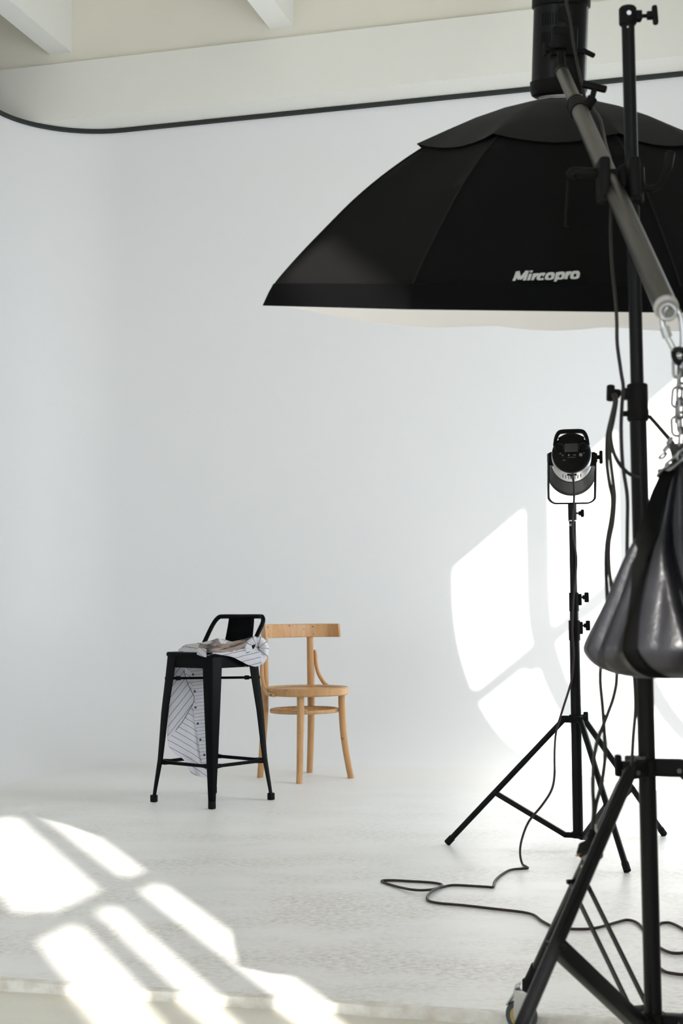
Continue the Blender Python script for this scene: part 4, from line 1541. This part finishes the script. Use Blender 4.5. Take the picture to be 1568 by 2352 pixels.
# ------------------------------------------------------------------ carabiner, chain and sandbag hanging from the boom end
GY = 2.030
cara = thing('carabiner', 'steel snap hook hanging from the lower end of the boom arm', 'carabiner', pt(1540, 760, GY))
bm = NB()
ca = hang([(1530, 708, GY - 0.004), (1522, 722, GY), (1521, 742, GY), (1527, 764, GY), (1540, 790, GY), (1549, 806, GY), (1560, 808, GY), (1566, 795, GY), (1567, 765, GY), (1564, 735, GY), (1556, 716, GY), (1543, 705, GY)])
tube(bm, smooth(ca, 5, True), 0.0042, 12, closed=True)
cbod = finish('hook', bm, M['chrome'], cara, True)
bm = NB()
cyl(bm, pt(1525, 752, GY), pt(1533, 775, GY), 0.0072, n=8)
finish('screw_sleeve', bm, M['chrome'], cara, True)
cb2 = thing('shackle', 'dark shackle joining the chain to the steel snap hook', 'carabiner', pt(1555, 808, GY))
bm = NB()
cyl(bm, pt(1543, 806, GY), pt(1576, 803, GY), 0.0055, n=14)
tube(bm, smooth(hang([(1546, 806, GY), (1548, 822, GY), (1558, 834, GY), (1570, 822, GY), (1573, 806, GY)]), 5), 0.0040, 10)
finish('bow', bm, M['black'], cb2, True)

chain = thing('chain', 'steel link chain in hanging strands between the boom end and the black weight bag', 'chain', pt(1560, 900, GY))
def link(a, b_, roll, r=0.0022, w=0.0065):
    bm = NB()
    a, b_ = V(a), V(b_)
    ax_ = (b_ - a).normalized()
    R_ = basis(ax_, Matrix.Rotation(roll, 3, ax_) @ V((1, 0, 0)))
    L2 = (b_ - a).length / 2 - w + r
    c_ = (a + b_) / 2
    pts = []
    for k in range(9):
        t_ = PI * k / 8
        pts.append(c_ + R_ @ V((w * math.cos(t_), 0, L2 + w * math.sin(t_))))
    for k in range(9):
        t_ = PI + PI * k / 8
        pts.append(c_ + R_ @ V((w * math.cos(t_), 0, -L2 + w * math.sin(t_))))
    tube(bm, pts, r, 8, closed=True)
    finish('chain_link', bm, M['steel'], chain, True)
def strand(pts, pitch=0.0215, r0_=0.3):
    p = smooth(pts, 12)
    acc = [0]
    for a, b_ in zip(p, p[1:]):
        acc.append(acc[-1] + (b_ - a).length)
    n_ = int(acc[-1] / pitch)
    def at(s):
        for i in range(len(acc) - 1):
            if acc[i + 1] >= s:
                f_ = (s - acc[i]) / max(1e-9, acc[i + 1] - acc[i])
                return p[i].lerp(p[i + 1], f_)
        return p[-1]
    for k in range(n_):
        link(at(k * pitch - 0.001), at((k + 1) * pitch + 0.003), r0_ + (k % 2) * PI / 2)
strand(hang([(1556, 826, GY), (1557, 870, GY), (1553, 920, GY), (1552, 970, GY - 0.002), (1556, 1020, GY - 0.012)]), r0_=0.2)
strand(hang([(1568, 824, GY + 0.006), (1566, 880, GY - 0.006), (1563, 940, GY - 0.010), (1567, 1000, GY - 0.010), (1562, 1030, GY - 0.016)]), r0_=0.7)
# turns of chain around the bag neck
neck = pt(1556, 1060, GY)
for dz, rr, ph in ((0.0, 0.026, 0.0),):
    pts = []
    for k in range(13):
        a = 2 * PI * k / 12 + ph
        pts.append(neck + V((rr * math.cos(a), rr * 0.85 * math.sin(a), dz - 0.020 * math.cos(a + 0.3) * -1)))
    strand(pts, r0_=0.5)
for (x1, y1), (x2, y2) in (((1512, 1052), (1530, 1042)), ((1522, 1035), (1536, 1022)), ((1530, 1018), (1543, 1006))):
    bm = NB()
    tube(bm, smooth(hang([(x1, y1, GY - 0.03), ((x1 + x2) / 2 + 2, (y1 + y2) / 2 - 5, GY - 0.034), (x2, y2, GY - 0.03), ((x1 + x2) / 2 + 1, (y1 + y2) / 2 + 5, GY - 0.032)]), 5, True), 0.0018, 8, closed=True)
    finish('clip_ring', bm, M['steel'], chain, True)

# the weight bag: gathered at the neck, heavy at the bottom
bagc = pt(1562, 1330, GY)
bag = thing('sandbag', 'black vinyl weight bag gathered at its neck, hanging from the chain at the right edge', 'sandbag', bagc)
outl = [(1020, 30), (1045, 22), (1068, 24), (1090, 42), (1125, 60), (1170, 76), (1215, 94), (1260, 122), (1310, 148), (1360, 170), (1410, 193), (1455, 214), (1485, 226), (1505, 222), (1525, 205), (1540, 178), (1550, 140), (1556, 95), (1556, 40)]
outl = [(p.x, p.y) for p in smooth([V((a, b_, 0)) for a, b_ in outl], 3)]
npx = GY / F
NA_ = 200
def interp(x, xs_, ys_):
    if x <= xs_[0]:
        return ys_[0]
    for (xa, ya), (xb, yb) in zip(zip(xs_, ys_), zip(xs_[1:], ys_[1:])):
        if x <= xb:
            return ya + (yb - ya) * (x - xa) / (xb - xa)
    return ys_[-1]
def bag_pt(a, i, extra=0.0):
    y, hw = outl[i]
    f_ = i / (len(outl) - 1)
    c_ = pt(1562 + 6 * math.sin(f_ * 2), y, GY)
    r = hw * npx
    dep = 0.66
    g = max(0.0, min(1.0, (1500 - y) / 420.0))
    pl_ = 0.0
    pl_ += 0.30 * (abs(math.cos(3.5 * a + 0.35 + 0.4 * f_)) - 0.62)
    pl_ += 0.12 * (abs(math.cos(6 * a + 1.0 - 0.3 * f_)) - 0.62)
    pl_ = pl_ * (0.32 + 0.68 * g) * min(1.0, i / 6)
    crease = 0.0
    for cxs, cys, dp, wd_ in (((1090, 1200, 1300, 1480, 1556), (246, 240, 252, 272, 276), 0.30, 0.075), ((1090, 1556), (288, 300), 0.20, 0.06), ((1090, 1300, 1556), (212, 206, 203), 0.14, 0.07), ((1090, 1556), (330, 322), 0.2, 0.08)):
        da_ = (a - math.radians(interp(y, cxs, cys)) + PI) % (2 * PI) - PI
        crease -= dp * math.exp(-(da_ / wd_) ** 2) * (1.0 if da_ < 0 else 1.0)
    crease *= min(1.0, i / 8) * (1.0 if y < 1480 else max(0.15, 1 - (y - 1480) / 70))
    wr_ = 0.05 * noise.noise(V((math.cos(a) * 2.2, math.sin(a) * 2.2, f_ * 4)))
    k = 1 + pl_ + crease + wr_ * (0.4 + 0.6 * f_)
    return c_ + V((r * k * math.cos(a), dep * r * k * math.sin(a), 0)) + V((math.cos(a), math.sin(a) * 0.8, 0)) * extra
bm = NB()
rings = []
for i in range(len(outl)):
    rings.append([bm.verts.new(bag_pt(2 * PI * k / NA_, i)) for k in range(NA_)])
for A, B in zip(rings, rings[1:]):
    for k in range(NA_):
        bm.faces.new((A[k], A[(k + 1) % NA_], B[(k + 1) % NA_], B[k]))
bm.faces.new(rings[0])
bm.faces.new(rings[-1][::-1])
finish('bag_body', bm, M['vinyl'], bag, True, 80)
def bag_strap(a_c, hw, name='strap'):
    bm = NB()
    rows = []
    for i in range(8, len(outl) - 4):
        y, w_ = outl[i]
        f_ = i / (len(outl) - 1)
        ac = math.radians(interp(y, (1090, 1200, 1300, 1500, 1556), (214, 209, 221, 233, 238))) if a_c is None else a_c + 0.05 * math.sin(f_ * 3)
        da = hw / max(0.02, w_ * npx)
        rows.append([bag_pt(ac + da * s_, i, 0.004) for s_ in (-1, -0.5, 0, 0.5, 1)])
    grid(bm, rows)
    bmesh.ops.solidify(bm, geom=bm.faces[:], thickness=0.004)
    finish(name, bm, M['strap'], bag, True, 80)
bag_strap(None, 0.0135)
bag_strap(math.radians(300), 0.006, 'side_seam')
bm = NB()
sweep(bm, smooth(hang([(1490, 955, 2.47), (1505, 972, 2.36), (1525, 995, 2.20), (1538, 1010, 2.10), (1546, 1022, GY)]), 6), rrect(0.008, 0.003, 0.001, 1))
tie = finish('cord', bm, M['strap'])
tie['label'] = 'short black tie strap slanting from pole collar to weight bag neck'
tie['category'] = 'strap'
